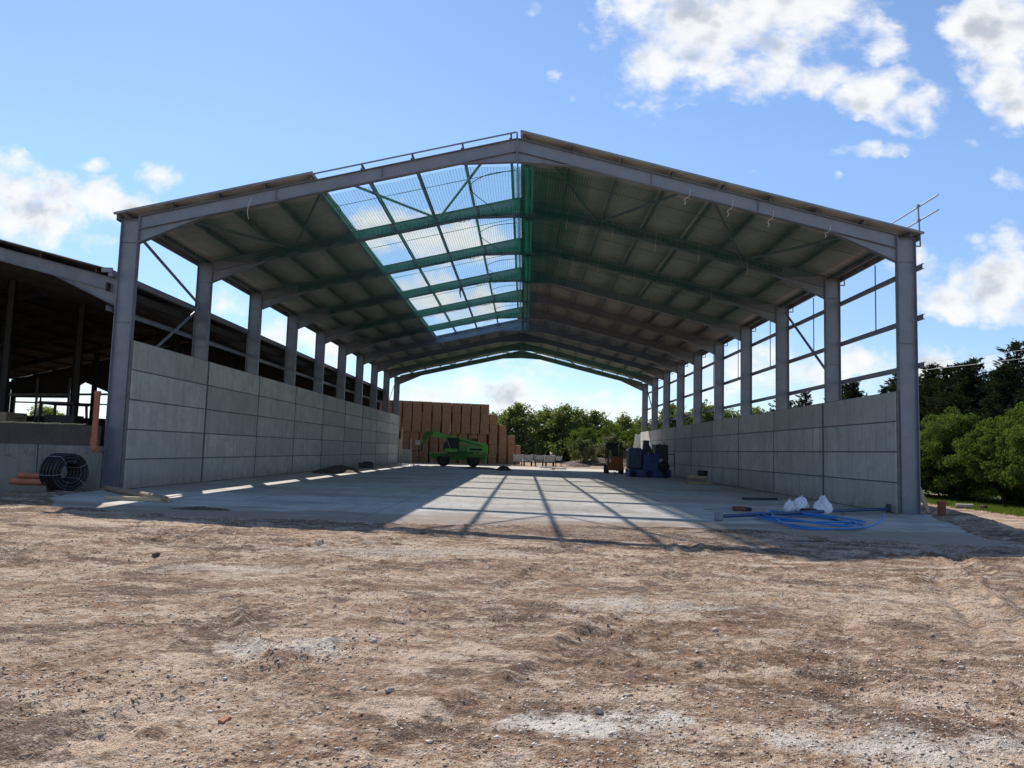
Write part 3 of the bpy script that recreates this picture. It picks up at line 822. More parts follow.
# bracing tubes
def tubepart(name, pts, r, mat='steel', n=10): m = MB(); m.tube(pts, r, n); return m.build(name, M[mat], barn, smooth=50)
Xb = HW - .2
tubepart('brace', [(-Xb, .15, 8.95), (-Xb, 5.85, 7.35)], .055)
tubepart('brace', [(-Xb, .15, 3.6), (-Xb, 5.85, 7.2)], .055)
tubepart('brace', [(Xb, 11.85, 8.85), (Xb, 6.1, 4.9)], .055)
for s in (-1, 1):
    tubepart('brace', [(s * Xb, 53.9, 8.9), (s * Xb, 48.1, 4.9)], .055)
    for (xa, ya, xc, yc) in ((.9, .15, 3.25, 5.85), (6.0, .15, 3.5, 5.85), (6.6, .15, 9.3, 5.85), (11.8, .15, 9.6, 5.85)):
        tubepart('roof_brace', [(s * xa, ya, zt(xa) - .14), (s * xc, yc, zt(xc) - .14)], .05)
        if s == 1 or xa > 7 or True:
            tubepart('roof_brace', [(s * xa, 54 - ya, zt(xa) - .14), (s * xc, 54 - yc, zt(xc) - .14)], .05)
# thin mid-bay rods between purlins across the uncovered slope and the covered slope
for kb in range(6):
    tubepart('purlin_rod', [(-7.1, B * kb + 3, zt(7.1) + .1), (-.22, B * kb + 3, zt(.22) + .1)], .012, 'purlin', 6)
for kb in range(9):
    tubepart('purlin_rod', [(.22, B * kb + 3, zt(.22) + .1), (13.2, B * kb + 3, zt(13.2) + .1)], .012, 'purlin', 6)
# bracket tubes under the right eave, one to a bay, and one stub at the far column
m = MB(); m.tube([(12.9, 54.2, 5.1), (11.7, 54.2, 5.1), (11.7, 54.2, 5.5)], .03, 6); m.build('bracket', M['steel'], barn)
m = MB(); m.box((0, 0, 0), (.75, .08, 1.5), 0, .12); wb = m.build('white_board', M['white'], None, (12.55, 54.75, 3.05))
tag(wb, 'tilted white board standing at the far end of the right concrete wall', 'board')
m = MB(); m.prism([(12.6, 0.0), (13.2, 0.0), (13.35, 2.4), (12.75, 2.4)], 54.65, 54.85); m.build('prop', M['white'], wb).location = (-12.95, -54.75, -3.05)

# ------------------------------------------------------------------ edge protection along the right eave
gr = thing('guard_rail', 'scaffold tube guard rail running along the right eave and poking past the roof corner', 'guard rail')
for x, z in ((13.69, 10.33), (13.69, 9.84)):
    m = MB(); m.tube([(x, -1.0, z), (x, 54.4, z)], .024, 8); m.build('rail', M['steel'], gr, smooth=50)
p0 = None
for kb in range(NB + 1):
    if p0 is None:
        m = MB(); m.tube([(-.02, 0, 0), (.29, 0, 0), (.29, 0, .05), (.235, 0, 1.45)], .026, 8)
        m.box((.24, 0, 1.39), (.09, .09, .08)); m.box((.255, 0, .90), (.09, .09, .08))
        p0 = m.build('post', M['steel'], gr, (HW, .16, 8.95), smooth=50)
    else:
        o = p0.copy(); COL.objects.link(o); o.parent = gr; o.location = (HW, B * kb + .16, 8.95)

# ------------------------------------------------------------------ safety nets
def net_sheet(xa, xb, y0, y1, seed):
    nx_ = int(abs(xb - xa) / .3) + 2; ny_ = int((y1 - y0) / .3) + 2
    X, Y = np.meshgrid(np.linspace(xa, xb, nx_), np.linspace(y0, y1, ny_))
    ph = (Y % B) / B
    sag = np.sin(PI * ph) ** 1.0
    base = zt_np(X)
    drop = np.interp(np.abs(X), [0, 1.9, 10.4, 11.2, 12.4], [.84, .47, .47, .40, .06])
    Z = base - drop - .03 - sag * .03 - np.abs(fbm(X, Y, 1.6, 3, seed)) * .22 * (.2 + .8 * sag) - .05 * sag * np.abs(np.sin(X * 3.7))
    Vv = np.stack([X, Y, Z], -1).reshape(-1, 3); uv = np.stack([X, Y], -1).reshape(-1, 2)
    i = np.arange(nx_ * ny_).reshape(ny_, nx_)
    return Vv, np.stack([i[:-1, :-1], i[:-1, 1:], i[1:, 1:], i[1:, :-1]], -1).reshape(-1, 4), uv
def zt_np(x): return HA - K * np.abs(x)
NETS = []
def add_net(label, mat, xa, xb, y0, y1, seed):
    Vv, Fv, uv = net_sheet(xa, xb, y0, y1, seed)
    t = thing('safety_net', label, 'net', (0, 0, 0), 0, 'safety nets slung under the barn roof')
    me = np_mesh('net_mesh', Vv, Fv, M[mat], uv, True); link('mesh_sheet', me, t)
    return t, seed
def netz(x, y):
    d = float(np.interp(abs(x), [0, 1.9, 10.4, 11.2, 12.4], [.84, .47, .47, .40, .06]))
    return zt(x) - d - .03 - math.sin(PI * ((y % B) / B)) * .03
N1, _ = add_net('green safety net under the open and sheeted left roof slope, nearest the front', 'net_green', -12.4, 1.1, .2, 29.6, 41)
N2, _ = add_net('bluish safety net under the rear of the left roof slope', 'net_blue', -12.4, .8, 29.8, 41.8, 42)
N3, _ = add_net('green safety net over the last bays at the far end of the barn', 'net_green', -12.4, 12.4, 42.0, 53.8, 43)
N4, _ = add_net('green safety net under the front bays of the right roof slope', 'net_green', -.15, 12.4, .2, 17.8, 44)
N5, _ = add_net('reddish brown safety net in the middle bays of the right roof slope', 'net_red', -.1, 12.4, 18.0, 29.8, 45)
N6, _ = add_net('bluish safety net towards the rear of the right roof slope', 'net_blue', -.1, 12.4, 30.0, 41.9, 46)
# gathered folds of net hanging along the ridge and below the rafters
def fold(parent, pts, dropz, mat='net_fold', wav=.06, name='gathered_edge'):
    m = 60; P = [Vector(p) for p in pts]
    V = []; uv = []
    for i in range(m + 1):
        f = i / m * (len(P) - 1); k = min(int(f), len(P) - 2); q = P[k].lerp(P[k + 1], f - k)
        for j in range(4):
            a = j / 3
            V.append((q.x + wav * math.sin(i * 1.7 + j * 2.0), q.y + wav * math.cos(i * 2.3 + j), q.z - dropz * a * (1 + .25 * math.sin(i * .9))))
            uv.append((i * .12, a * dropz))
    Fq = [(i * 4 + j, i * 4 + j + 1, (i + 1) * 4 + j + 1, (i + 1) * 4 + j) for i in range(m) for j in range(3)]
    me = np_mesh(name, V, Fq, M[mat], uv, True); return link(name, me, parent)
for par_, xa_, xb_, y1_, mt_, dz_ in ((N1, -.12, .62, 29.5, 'net_fold', .05), (N4, -.02, 1.5, 17.7, 'net_over', .09), (N4, .1, 2.6, 17.7, 'net_over', .12)):
    Vv, Fv, uv = net_sheet(xa_, xb_, .25, y1_, 47); Vv[:, 2] -= dz_
    link('gathered_edge', np_mesh('gathered_edge', Vv, Fv, M[mt_], uv, True), par_)
for kf in range(1, 6):
    fold(N1, [(-11.0, B * kf - .16, netz(-11, 0) + .32), (-7, B * kf - .16, netz(-7, 0) + .40), (-.1, B * kf - .16, netz(0, 0) + .52)], .30, wav=.03)
for kf in range(1, 3):
    fold(N4, [(.1, B * kf - .16, netz(0, 0) + .5), (3.0, B * kf - .16, netz(3, 0) + .34), (11.0, B * kf - .16, netz(11, 0) + .3)], .22, wav=.03)
fold(N1, [(-12.9, .4, zt(12.9) - .02), (-12.9, 29.4, zt(12.9) - .02)], .16, wav=.03)
fold(N4, [(12.9, .4, zt(12.9) - .02), (12.9, 17.6, zt(12.9) - .02)], .12, wav=.03)
# border ropes looped near the ridge
def rope(parent, pts, r, mat, name):
    P = [Vector(p) for p in pts]; Q = []
    for i in range(len(P) - 1):
        a = P[max(0, i - 1)]; b = P[i]; c = P[i + 1]; d = P[min(len(P) - 1, i + 2)]
        for k in range(6):
            t = k / 6; Q.append(.5 * ((2 * b) + (c - a) * t + (2 * a - 5 * b + 4 * c - d) * t * t + (3 * b - a - 3 * c + d) * t ** 3))
    Q.append(P[-1]); m = MB(); m.tube(Q, r, 5); return m.build(name, M[mat], parent, smooth=60)
for kb in range(5):
    y = B * kb
    rope(N1, [(-.05, y + .5, netz(0, y) - .05), (-1.1, y + .9, netz(-1.1, y) - .05), (-1.75, y + 2.2, netz(-1.75, y + 2) - .03), (-1.0, y + 4.5, netz(-1, y + 4) - .05), (-.9, y + 5.7, netz(-.9, y + 5) - .05)], .014, 'rope_dark', 'border_rope')
rope(N1, [(-6.6, .3, netz(-6.6, 0)), (-6.4, 1.6, netz(-6.4, 1.6)), (-6.75, 3.0, netz(-6.7, 3)), (-6.2, 4.8, netz(-6.2, 4.8))], .012, 'rope_dark', 'border_rope')
m = MB(); m.tube([(-3.4, 17.9, netz(-3.4, 0) + .02), (-3.45, 17.9, netz(-3.4, 0) - .3), (-3.38, 17.9, netz(-3.4, 0) - .62)], [.07, .05, .02], 6); m.build('loose_end', M['rope_dark'], N1)
for (tx, ty, L) in ((5.9, .02, .75), (7.35, .02, .8), (8.7, .02, .8), (10.6, .02, .55)):
    L *= .55
    zr = zt(tx) - .40
    rope(N4, [(tx - .02, ty - .14, zr + .12), (tx - .03, ty - .14, zr), (tx - .06, ty - .13, zr - L * .3), (tx - .2, ty - .13, zr - L * .55), (tx - .16, ty - .13, zr - L * .85), (tx - .22, ty - .13, zr - L)], .009, 'rope', 'tie_rope')
for kb in range(1, 4):
    for tx in (2.1, 4.0, 5.8, 7.6, 9.6):
        y = B * kb - .14; z = zt(tx) - .02
        rope(N4 if kb < 3 else N5, [(tx, y, z), (tx - .02, y, z - .3), (tx - .05, y - .05, z - .62), (tx - .08, y - .04, z - .85)], .009, 'rope', 'tie_rope')
rope(N1, [(-9.0, -.13, zt(9) - .2), (-9.1, -.13, zt(9) - .62), (-9.05, -.13, zt(9) - .95)], .010, 'rope', 'tie_rope')

# ------------------------------------------------------------------ old shed on the left
shed = thing('open_shed', 'older dark open-sided steel shed with shallow grey roof left of the new barn', 'shed')
SE, SR, SK, SEZ = 13.55, 32.0, .24, 7.32
def zs(x): return SEZ + SK * (min(abs(x), 2 * SR - abs(x)) - SE)
for kf in range(9):
    y = .1 + B * kf
    for s, xe, xr in ((1, -13.43, -32), (-1, -50.1, -32)):
        m = MB(); d = -1 if s == 1 else 1
        pts = [(xe, zs(xe) - .22), (xr, zs(xr) - .22), (xr, zs(xr) - .66), (xe + d * 2.2, zs(xe + d * 2.2) - .66), (xe, zs(xe) - 1.15)]
        m.prism(pts, y - .006, y + .006)
        m.bar((xe, y, zs(xe) - .22), (xr, y, zs(xr) - .22), .2, .018); m.bar((xe, y, zs(xe) - .66), (xr, y, zs(xr) - .66), .2, .018)
        m.bar((xe, y, zs(xe) - 1.15), (xe + d * 2.2, y, zs(xe + d * 2.2) - .67), .2, .018)
        m.build('rafter', M['steel_old'] if kf == 0 else M['dark'], shed)  # frames behind the front one near black: indoor shade put into the colour
    for x in (-25.6, -38.5, -50.0):
        if x == -25.6 and kf not in (2, 3, 5, 7): continue
        if x == -38.5 and kf not in (5, 7): continue
        m = MB(); top = zs(x) - (.24 if abs(x) in (14.0, 50.0) else .68)
        m.box((0, 0, top / 2), (.40, .012, top))
        for q in (-1, 1): m.box((q * .2, 0, top / 2), (.016, .2, top))
        m.build('column', M['dark'], shed, (x, y, 0))  # columns near black as well, the gloom inside painted on
roof(13.45, 31.75, -.35, 48.6, -1, 0, SK, zs, M['oldroof'], 9, par=shed)
roof(50.55, 32.25, -.35, 48.6, -1, 0, SK, lambda a: zs(a), M['oldroof'], 9, par=shed)
m = MB(); m.bar((-32, -.3, zs(32) + .12), (-32, 48.5, zs(32) + .12), .22, .03); m.build('ridge_cap', M['oldroof'], shed)
for i in range(10):
    for sx in (1, -1):
        xx = 14.1 + i * 1.93; X = -xx if sx == 1 else -(64 - xx)
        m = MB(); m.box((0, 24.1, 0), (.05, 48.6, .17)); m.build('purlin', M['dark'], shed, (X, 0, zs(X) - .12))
m = MB(); m.box((-13.5, 24.1, SEZ - .16), (.16, 48.9, .12)); m.box((-13.43, 24.1, SEZ - .1), (.012, 48.9, .16)); m.build('gutter', M['steel'], shed)
m = MB(); m.box((-13.75, 24.1, SEZ - .52), (.06, 48.4, .28)); m.build('eave_beam', M['dark'], shed)
m = MB(); m.box((-13.62, -.36, SEZ - .02), (.36, .06, .16)); m.build('verge_trim', M['steel'], shed)
# back: low wall, sky slot; cladding and unseen side wall extended to darken inside
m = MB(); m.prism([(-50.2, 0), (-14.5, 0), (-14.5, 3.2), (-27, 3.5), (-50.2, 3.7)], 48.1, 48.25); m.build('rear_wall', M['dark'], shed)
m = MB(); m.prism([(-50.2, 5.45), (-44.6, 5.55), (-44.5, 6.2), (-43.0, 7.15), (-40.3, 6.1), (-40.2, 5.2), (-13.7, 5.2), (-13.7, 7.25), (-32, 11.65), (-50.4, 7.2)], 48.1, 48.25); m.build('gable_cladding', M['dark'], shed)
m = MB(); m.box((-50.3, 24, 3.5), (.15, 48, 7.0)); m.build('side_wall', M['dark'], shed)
for x in (-47.6, -44.4, -41.9): m = MB(); m.box((x, 48.0, 3.8), (.2, .12, 7.6)); m.build('post', M['steel_old'], shed)
m = MB(); m.bar((-50, 47.9, 5.0), (-36, 47.9, 5.0), .1, .14); m.build('rail', M['steel_old'], shed)
m = MB(); m.bar((-50, 40, 5.1), (-36, 46, 6.0), .1, .2); m.build('rail', M['steel_old'], shed)
# low block wall in front of the shed
lw = thing('block_wall', 'low stained concrete wall in front of the dark shed beside the black pipe coil', 'wall')
m = MB(); m.box((-14.27, -.5, .45), (2.0, .2, 1.92)); m.build('lower_course', M['oldconc'], lw)
m = MB(); m.box((-16.85, -.5, .45), (2.95, .2, 1.92)); m.build('lower_course', M['oldconc'], lw)
m = MB(); m.box((-20.0, -.5, .45), (3.2, .2, 1.92)); m.build('lower_course', M['oldconc'], lw)
m = MB(); m.box((-17.4, -.44, 1.745), (8.0, .16, .67)); m.build('upper_course', M['darkconc'], lw)
m = MB(); m.box((-15.32, -.60, .45), (.07, .05, 1.9)); m.build('post', M['steel_old'], lw)
m = MB()
r_ = random.Random(5)
for i in range(70):
    x = -16.9 + r_.random() * 2.7
    m.tube([(x, -.44 + r_.uniform(-.07, .07), 2.09 + r_.uniform(.0, .03)), (x + r_.uniform(.1, .4), -.44 + r_.uniform(-.09, .09), 2.09 + r_.uniform(0, .05))], .014, 4)
so_ = m.build('loose_straw', M['strawpale']); tag(so_, 'pale loose straw lying along the top of the low shed wall', 'straw', kind='stuff')

# things in the dark of the shed
tr = thing('tractor', 'dark tractor parked in the shadow inside the shed', 'tractor', (-20.6, 9.0, 0), .15)
m = MB(); m.prism([(-.75, .9), (.75, .9), (.75, 2.2), (-.75, 2.2)], -1.6, 1.0); m.build('body', M['darkgrey'], tr)
m = MB(); m.box((0, .2, 3.2), (1.6, 1.6, .12), bev=.04); m.build('cab_roof', M['darkgrey'], tr)
for ax in (-.72, .72):
    for ay in (-.5, .95): m = MB(); m.bar((ax, ay, 2.2), (ax * .95, ay * .9, 3.15), .09, .09); m.build('cab_post', M['black'], tr)
m = MB(); m.box((0, .3, 2.42), (1.3, .9, .5)); m.build('seat', M['black'], tr)
for ax in (-.95, .95):
    m = MB(); m.lathe([(.5, -.22), (.82, -.22), (.85, -.15), (.85, .15), (.82, .22), (.5, .22)], (ax, .7, .85), 'X', 24); m.build('wheel', M['rubber'], tr)
    m = MB(); m.lathe([(.3, -.16), (.55, -.16), (.58, -.1), (.58, .1), (.55, .16), (.3, .16)], (ax * .9, -1.5, .58), 'X', 20); m.build('wheel', M['rubber'], tr)
m = MB(); m.tube([(-.4, -1.2, 2.2), (-.4, -1.2, 3.4)], .04, 8); m.build('exhaust', M['black'], tr)
for i, (x, y, z, lb) in enumerate(((-18.6, 2.2, 1.26, 'timber crate on top of another crate behind the shed wall'), (-18.6, 2.2, 0.0, 'timber crate standing on the shed floor under a second crate'))):
    cr = thing('timber_crate', lb, 'crate', (x, y, z), 0, 'timber crates in the shed')
    m = MB()
    for k in range(6): m.box((0, -.55, .16 + k * .2), (1.2, .025, .17))
    for k in range(6): m.box((0, .55, .16 + k * .2), (1.2, .025, .17))
    for q in (-1, 1):
        for k in range(6): m.box((q * .59, 0, .16 + k * .2), (.025, 1.07, .17))
    for q in (-1, 1):
        for p in (-1, 1): m.box((q * .55, p * .515, .63), (.07, .05, 1.22))
    m.box((0, 0, .05), (1.15, 1.05, .04)); m.build('slats', M['wood'], cr)
m = MB(); m.box((0, 0, 1.1), (2.2, 1.6, 2.2), bev=.08); m.box((0, -.83, 1.9), (2.2, .06, .12)); ob = m.build('blue_tank', M['blue_grey'], None, (-20.7, 1.9, 0)); tag(ob, 'dark blue box tank in the shed left of the timber crates', 'tank')

# orange clay vent pipe standing on the wall by the column
cp = thing('upright_clay_pipe', 'tall orange drain pipe standing upright against the left front column', 'pipe', (-13.40, -.72, 0))
m = MB(); m.tube([(.0, 0, 1.62), (0, 0, 3.15)], .09, 14); m.lathe([(.105, 3.05), (.105, 3.2), (.09, 3.2)], (0, 0, 0), 'Z', 14); m.build('pipe', M['clay'], cp, smooth=50)
m = MB(); m.tube([(0, 0, 1.68), (.0, 0, 1.5), (.06, -.04, 1.36), (.2, -.1, 1.3)], .11, 12); m.build('elbow', M['clay'], cp, smooth=50)
m = MB(); m.tube([(.2, -.02, 1.3), (.2, .35, 1.3)], .05, 8); m.build('bracket', M['steel_old'], cp)

# coil of black land-drain pipe
ck = thing('pipe_coil', 'big black coil of ribbed drainage pipe leaning by the left front column', 'pipe coil', (-13.66, -1.75, 0), 1.12)
ck.scale = (.86, .8, .86)
cz = gz(-13.6, -1.9)
for j in range(5):
    m = MB(); n = 64
    y = -.40 + j * .2
    P = []
    for k in range(3):
        m2 = MB()
    for ring, rad in enumerate((.40, .52, .62)):
        P = [(rad * math.cos(2 * PI * i / 48), y + .02 * math.sin(i * .5), cz + .70 + rad * math.sin(2 * PI * i / 48)) for i in range(48)]
        m.tube(P, [.056 if i % 2 else .048 for i in range(48)], 8, True)
    m.build('coil_turn', M['black'], ck, smooth=60)
for a in (.5, 1.3, 2.2, 3.3, 4.4, 5.6):
    m = MB(); P = []
    for (rr_, yy_) in ((.34, -.46), (.685, -.46), (.685, .46), (.34, .46)):
        P.append((rr_ * math.cos(a), yy_, cz + .70 + rr_ * math.sin(a)))
    m.tube(P, .006, 5, True); m.build('strap', M['wire'], ck)

# heap of short clay pipes on a pallet
zc = gz(-14.5, -1.8)
pl = thing('timber_pallet', 'battered timber pallet under the short clay pipes by the shed wall', 'pallet', (-14.55, -1.75, zc))
for q in (-.42, 0, .42): m = MB(); m.box((0, q, .12), (1.1, .09, .24)); m.build('bearer', M['wood'], pl)
for q in (-.45, -.22, 0, .22, .45): m = MB(); m.box((q, 0, .255), (.12, 1.0, .022)); m.build('board', M['wood'], pl)
m = MB(); m.box((.1, -.1, .37), (.9, .5, .20), .1); pb = m.build('rubble_block', M['oldconc'], None, (-14.55, -1.75, zc)); tag(pb, 'grey block lying on the pallet beneath the clay pipes', 'block')
for i, (px, py, pz, rz, L, lb) in enumerate(((0.05, -.2, .57, .10, 1.25, 'lower front clay pipe in the heap by the shed wall'), (.05, .08, .575, .02, 1.2, 'short clay pipe at the back of the heap by the shed wall'), (0.1, -.06, .75, .06, 1.1, 'topmost clay pipe of the heap by the shed wall'))):
    cpz = thing('clay_pipe', lb, 'pipe', (-14.55 + px, -1.75 + py, zc + pz), rz, 'short clay pipes heaped on the pallet')
    m = MB(); a = []
    for r in ((.095, -L / 2), (.095, L / 2 - .12), (.118, L / 2 - .12), (.118, L / 2), (.085, L / 2), (.075, -L / 2 + .002)): a.append(r)
    m.lathe(a[:5], (0, 0, 0), 'X', 16); m.build('pipe', M['clay'], cpz, smooth=40)

# timber pole lying across the corner of the floor
pw = MB(); P = [(-12.75, -.95, .10), (-11.5, -2.2, .10), (-10.2, -3.5, .09), (-9.1, -4.55, .09)]
pw.tube(P, [.085, .09, .095, .085], 10); po = pw.build('timber_pole', M['wood'], smooth=50); tag(po, 'long weathered timber pole lying on the floor by the left column', 'pole')
pw = MB(); pw.box((0, 0, .06), (1.9, .14, .10), -.12); po = pw.build('timber_plank', M['wood_pale'], None, (-9.95, -4.35, 0)); tag(po, 'short pale plank crossing the end of the timber pole', 'plank')

# soil heaps on the floor
def mound(name, c, rx, ry, h, label, mat='soil', seed=1, cat='soil heap'):
    n = 26; V = []; Fq = []
    for j in range(n + 1):
        for i in range(n + 1):
            u = i / n * 2 - 1; v = j / n * 2 - 1
            V.append((u, v))
    V = np.array(V); r = np.hypot(V[:, 0], V[:, 1])
    hh = h * np.clip(1 - r ** 2, 0, 1) * (1 + 1.6 * fbm(V[:, 0] * 2 + seed, V[:, 1] * 2, .6, 4, seed)) + .06 * h * fbm(V[:, 0] * 8, V[:, 1] * 8 + seed, .4, 2, seed) - .012
    P = np.stack([V[:, 0] * rx, V[:, 1] * ry, hh], -1)
    i = np.arange((n + 1) ** 2).reshape(n + 1, n + 1)
    me = np_mesh(name, P, np.stack([i[:-1, :-1], i[:-1, 1:], i[1:, 1:], i[1:, :-1]], -1).reshape(-1, 4), M[mat], None, True)
    o = link(name, me, None, c); tag(o, label, cat); return o
mound('soil_heap', (-11.3, 23.0, 0), 1.3, 3.8, .32, 'low dark heap of soil along the foot of the left concrete wall', seed=3)
mound('soil_heap', (-7.4, -6.3, 0), .85, .22, .07, 'thin smear of dark soil on the floor right of the timber pole', seed=5)
mound('soil_heap', (-1.1, 38.5, 0), .75, .5, .33, 'small dark lump on the floor at the far end, left of the sunlit strip', seed=7)
mound('soil_heap', (-3.2, 41.0, 0), 2.2, .8, .14, 'flat dark smear on the floor near the green telehandler', seed=8)
mound('soil_heap', (7.0, 64.0, 0), 1.6, 2.0, .5, 'small brown spoil heap beside the grey troughs', seed=9)
mound('soil_heap', (13.0, 78.0, 0), 8.0, 4.0, 1.0, 'long low bank of brown soil in front of the far bushes', seed=10)
m = MB(); m.box((0, 0, .2), (1.15, .7, .38), .2, bev=.05); m.box((.1, 0, .44), (.7, .5, .12), .3, bev=.04)
o = m.build('dark_box', M['darkgrey'], None, (-11.7, 33.5, 0)); tag(o, 'dark box at the foot of the left wall near the far end', 'box')
for i, (x, y, s) in enumerate(((-10.9, 45.0, .5), (-10.0, 46.3, .35), (-9.3, 45.2, .28))):
    o = mound('plastic_scrap', (x, y, 0), s, s * .7, s * .4, ['large crumpled white plastic scrap near the far left wall end', 'middling white plastic scrap furthest back near the left wall end', 'smallest white plastic scrap nearest the green telehandler'][i], 'bag', 20 + i, 'scrap')
    o['group'] = 'white scraps at the far left corner'

# ------------------------------------------------------------------ things on the floor at the right
hs = thing('blue_hose', 'loose coil of bright blue water pipe lying on the floor at the right', 'hose')
r_ = random.Random(9)
m = MB(); P = []
cx0, cy0 = 8.15, -4.3
for i in range(4 * 40 + 1):
    a = i / 40 * 2 * PI + 2.2; t = i / 160
    rx = 1.15 + .24 * math.sin(a * .37 + 1) - .14 * math.cos(i * .047); ry = 1.75 + .62 * math.sin(a * .29) + .2 * math.cos(i * .061)
    P.append((cx0 + rx * math.cos(a) + .10 * math.sin(i * .021), cy0 + ry * math.sin(a) + .2 * math.sin(i * .03), .05 + .05 * (i // 40) * .5 + .025 * math.sin(i * .4)))
m.tube(P, .022, 8); m.build('coil', M['bluepipe'], hs, smooth=60)
rope(hs, [P[-1], (7.0, -6.4, .05), (8.0, -6.6, .04), (9.0, -6.0, .05), (9.7, -5.3, .18), (9.95, -4.9, .30)], .022, 'bluepipe', 'free_end')
m = MB(); m.tube([(6.9, -2.8, .05), (7.6, -2.2, .06), (8.5, -2.5, .05), (9.2, -3.6, .05), (8.9, -5.2, .06)], .022, 8); m.build('inner_loop', M['bluepipe'], hs, smooth=60)
lp = thing('steel_pipe', 'long dark blue pipe lying across the floor through the blue hose coil', 'pipe')
m = MB(); m.tube([(5.7, -4.9, .12), (9.2, -2.3, .14), (12.55, .2, .14)], .05, 10); m.build('pipe', M['bluepipe_dark'], lp, smooth=50)
m = MB(); m.box((5.65, -4.94, .12), (.16, .2, .22), .6, bev=.02); m.build('end_fitting', M['steel'], lp)
m = MB(); m.box((12.5, .16, .17), (.12, .14, .26), .6, bev=.02); m.build('end_bracket', M['darkgrey'], lp)
def bag(x, y, w_, h_, label, seed):
    import bmesh
    bm = bmesh.new(); bmesh.ops.create_icosphere(bm, subdivisions=4, radius=1)
    for v in bm.verts:
        p = v.co.copy(); t = (p.z + 1) / 2
        nz = float(fbm(np.array([p.x * 3.2 + seed * 7.1 + p.z * 1.5]), np.array([p.y * 3.2 + p.z * 2.3]), 1.0, 4, seed)[0])
        fold = .10 * math.sin(7 * math.atan2(p.y, p.x) + seed + 3 * p.z)
        k = (1.0 - .62 * t ** 1.6) * (1 + .9 * nz + fold * t)
        v.co = Vector((p.x * .5 * w_ * k + .14 * w_ * t * math.sin(seed * 2.0), p.y * .36 * w_ * k, max(0, (t ** .9) * h_ * (1 + .7 * nz * t))))
    me = bpy.data.meshes.new('plastic_bag'); bm.to_mesh(me); bm.free(); me.materials.append(M['bag']); me.shade_smooth()
    o = link('plastic_bag', me, None, (x, y, 0), seed * 1.3)
    tag(o, label, 'bag', 'white plastic bags by the hose coil')
bag(8.66, -1.6, .50, .42, 'slumped white bag left of the other bags behind the blue hose', 1)
bag(9.02, -1.45, .58, .50, 'middle white bag of three behind the blue hose', 2)
bag(9.58, -1.85, .80, .56, 'wide peaked white bag at the right behind the blue hose', 8)
m = MB(); m.box((0, 0, .12), (.5, .3, .2), .3, bev=.06); o = m.build('tool_bag', M['black'], None, (9.05, -2.1, 0)); tag(o, 'small black holdall between the white bags', 'bag')
tl = thing('hand_tool', 'red and black hand tool with a long shaft on the floor left of the bags', 'tool', (7.25, -1.2, 0), .1)
m = MB(); m.box((0, 0, .09), (.42, .16, .14), 0, bev=.03); m.build('body', M['redbrown'], tl)
m = MB(); m.box((.28, 0, .08), (.2, .2, .12), 0, bev=.03); m.build('handle', M['black'], tl)
m = MB(); m.tube([(-.2, 0, .08), (-1.1, .06, .04)], .014, 6); m.build('shaft', M['steel'], tl)
m = MB(); m.tube([(9.2, 5.2, .06), (10.7, 5.6, .06)], .045, 8); o = m.build('dark_bar', M['darkgrey']); tag(o, 'short dark bar lying near the right wall behind the bags', 'bar')
m = MB(); m.box((0, 0, .02), (.16, .06, .04), .4, bev=.01); o = m.build('wood_chip', M['wood'], None, (10.6, -.9, 0)); tag(o, 'tiny dark offcut on the floor right of the white bags', 'offcut')

# pallet with drum and timber by the right wall
pp = thing('wood_pallet', 'pale wooden pallet on the floor close to the right wall', 'pallet', (11.25, 21.6, 0), .1)
for q in (-.5, 0, .5): m = MB(); m.box((0, q, .06), (1.5, .1, .1)); m.build('bearer', M['wood_pale'], pp)
for q in (-.62, -.31, 0, .31, .62): m = MB(); m.box((q, 0, .125), (.2, 1.1, .024)); m.build('board', M['wood_pale'], pp)
m = MB(); m.box((0, 0, .25), (1.15, .8, .2), .05, bev=.05); o = m.build('sacks', M['wood_pale'], None, (11.2, 21.6, .14)); o.name = 'flat_sack'; tag(o, 'flat buff sack lying on the pale wooden pallet', 'sack')
m = MB(); m.lathe([(.28, 0), (.31, .05), (.31, .28), (.28, .32), (.24, .32), (.22, .1)], (0, 0, 0), 'Z', 18); o = m.build('black_tub', M['black'], None, (11.5, 21.55, .49)); tag(o, 'short black tub on top of the sack on the pallet', 'tub')

# ------------------------------------------------------------------ blue machine at the right wall
bmn = thing('blue_machine', 'dark blue access platform machine with folded mast standing by the right wall', 'machine', (9.85, 32.0, 0), .05)
m = MB(); m.box((.05, 0, .31), (3.15, 1.6, .56), bev=.04); m.build('chassis', M['blue'], bmn)
m = MB(); m.box((-1.0, -.05, 1.36), (1.05, 1.3, 1.6), bev=.16); m.build('tank', M['blue_grey'], bmn, smooth=40)
m = MB(); m.box((.12, -.3, 1.15), (1.2, .9, 1.2), bev=.05); m.build('engine_housing', M['blue'], bmn)
m = MB(); m.box((1.0, .1, 1.75), (.95, 1.1, 1.45), bev=.08); m.build('control_box', M['darkgrey'], bmn)
m = MB(); m.bar((-.30, .0, .5), (-.12, .0, 2.75), .40, .42); m.bar((-.16, 0, 2.6), (.30, 0, 1.7), .3, .3); m.build('mast', M['darkgrey'], bmn)
m = MB(); m.box((.75, -.62, 1.20), (.5, .06, .4), bev=.02); m.build('cover_plate', M['greyblock'], bmn)
m = MB(); m.lathe([(.18, -.14), (.40, -.14), (.43, -.08), (.43, .08), (.40, .14), (.18, .14)], (1.05, -.72, .80), 'Y', 20); m.build('wheel', M['rubber'], bmn, smooth=40)
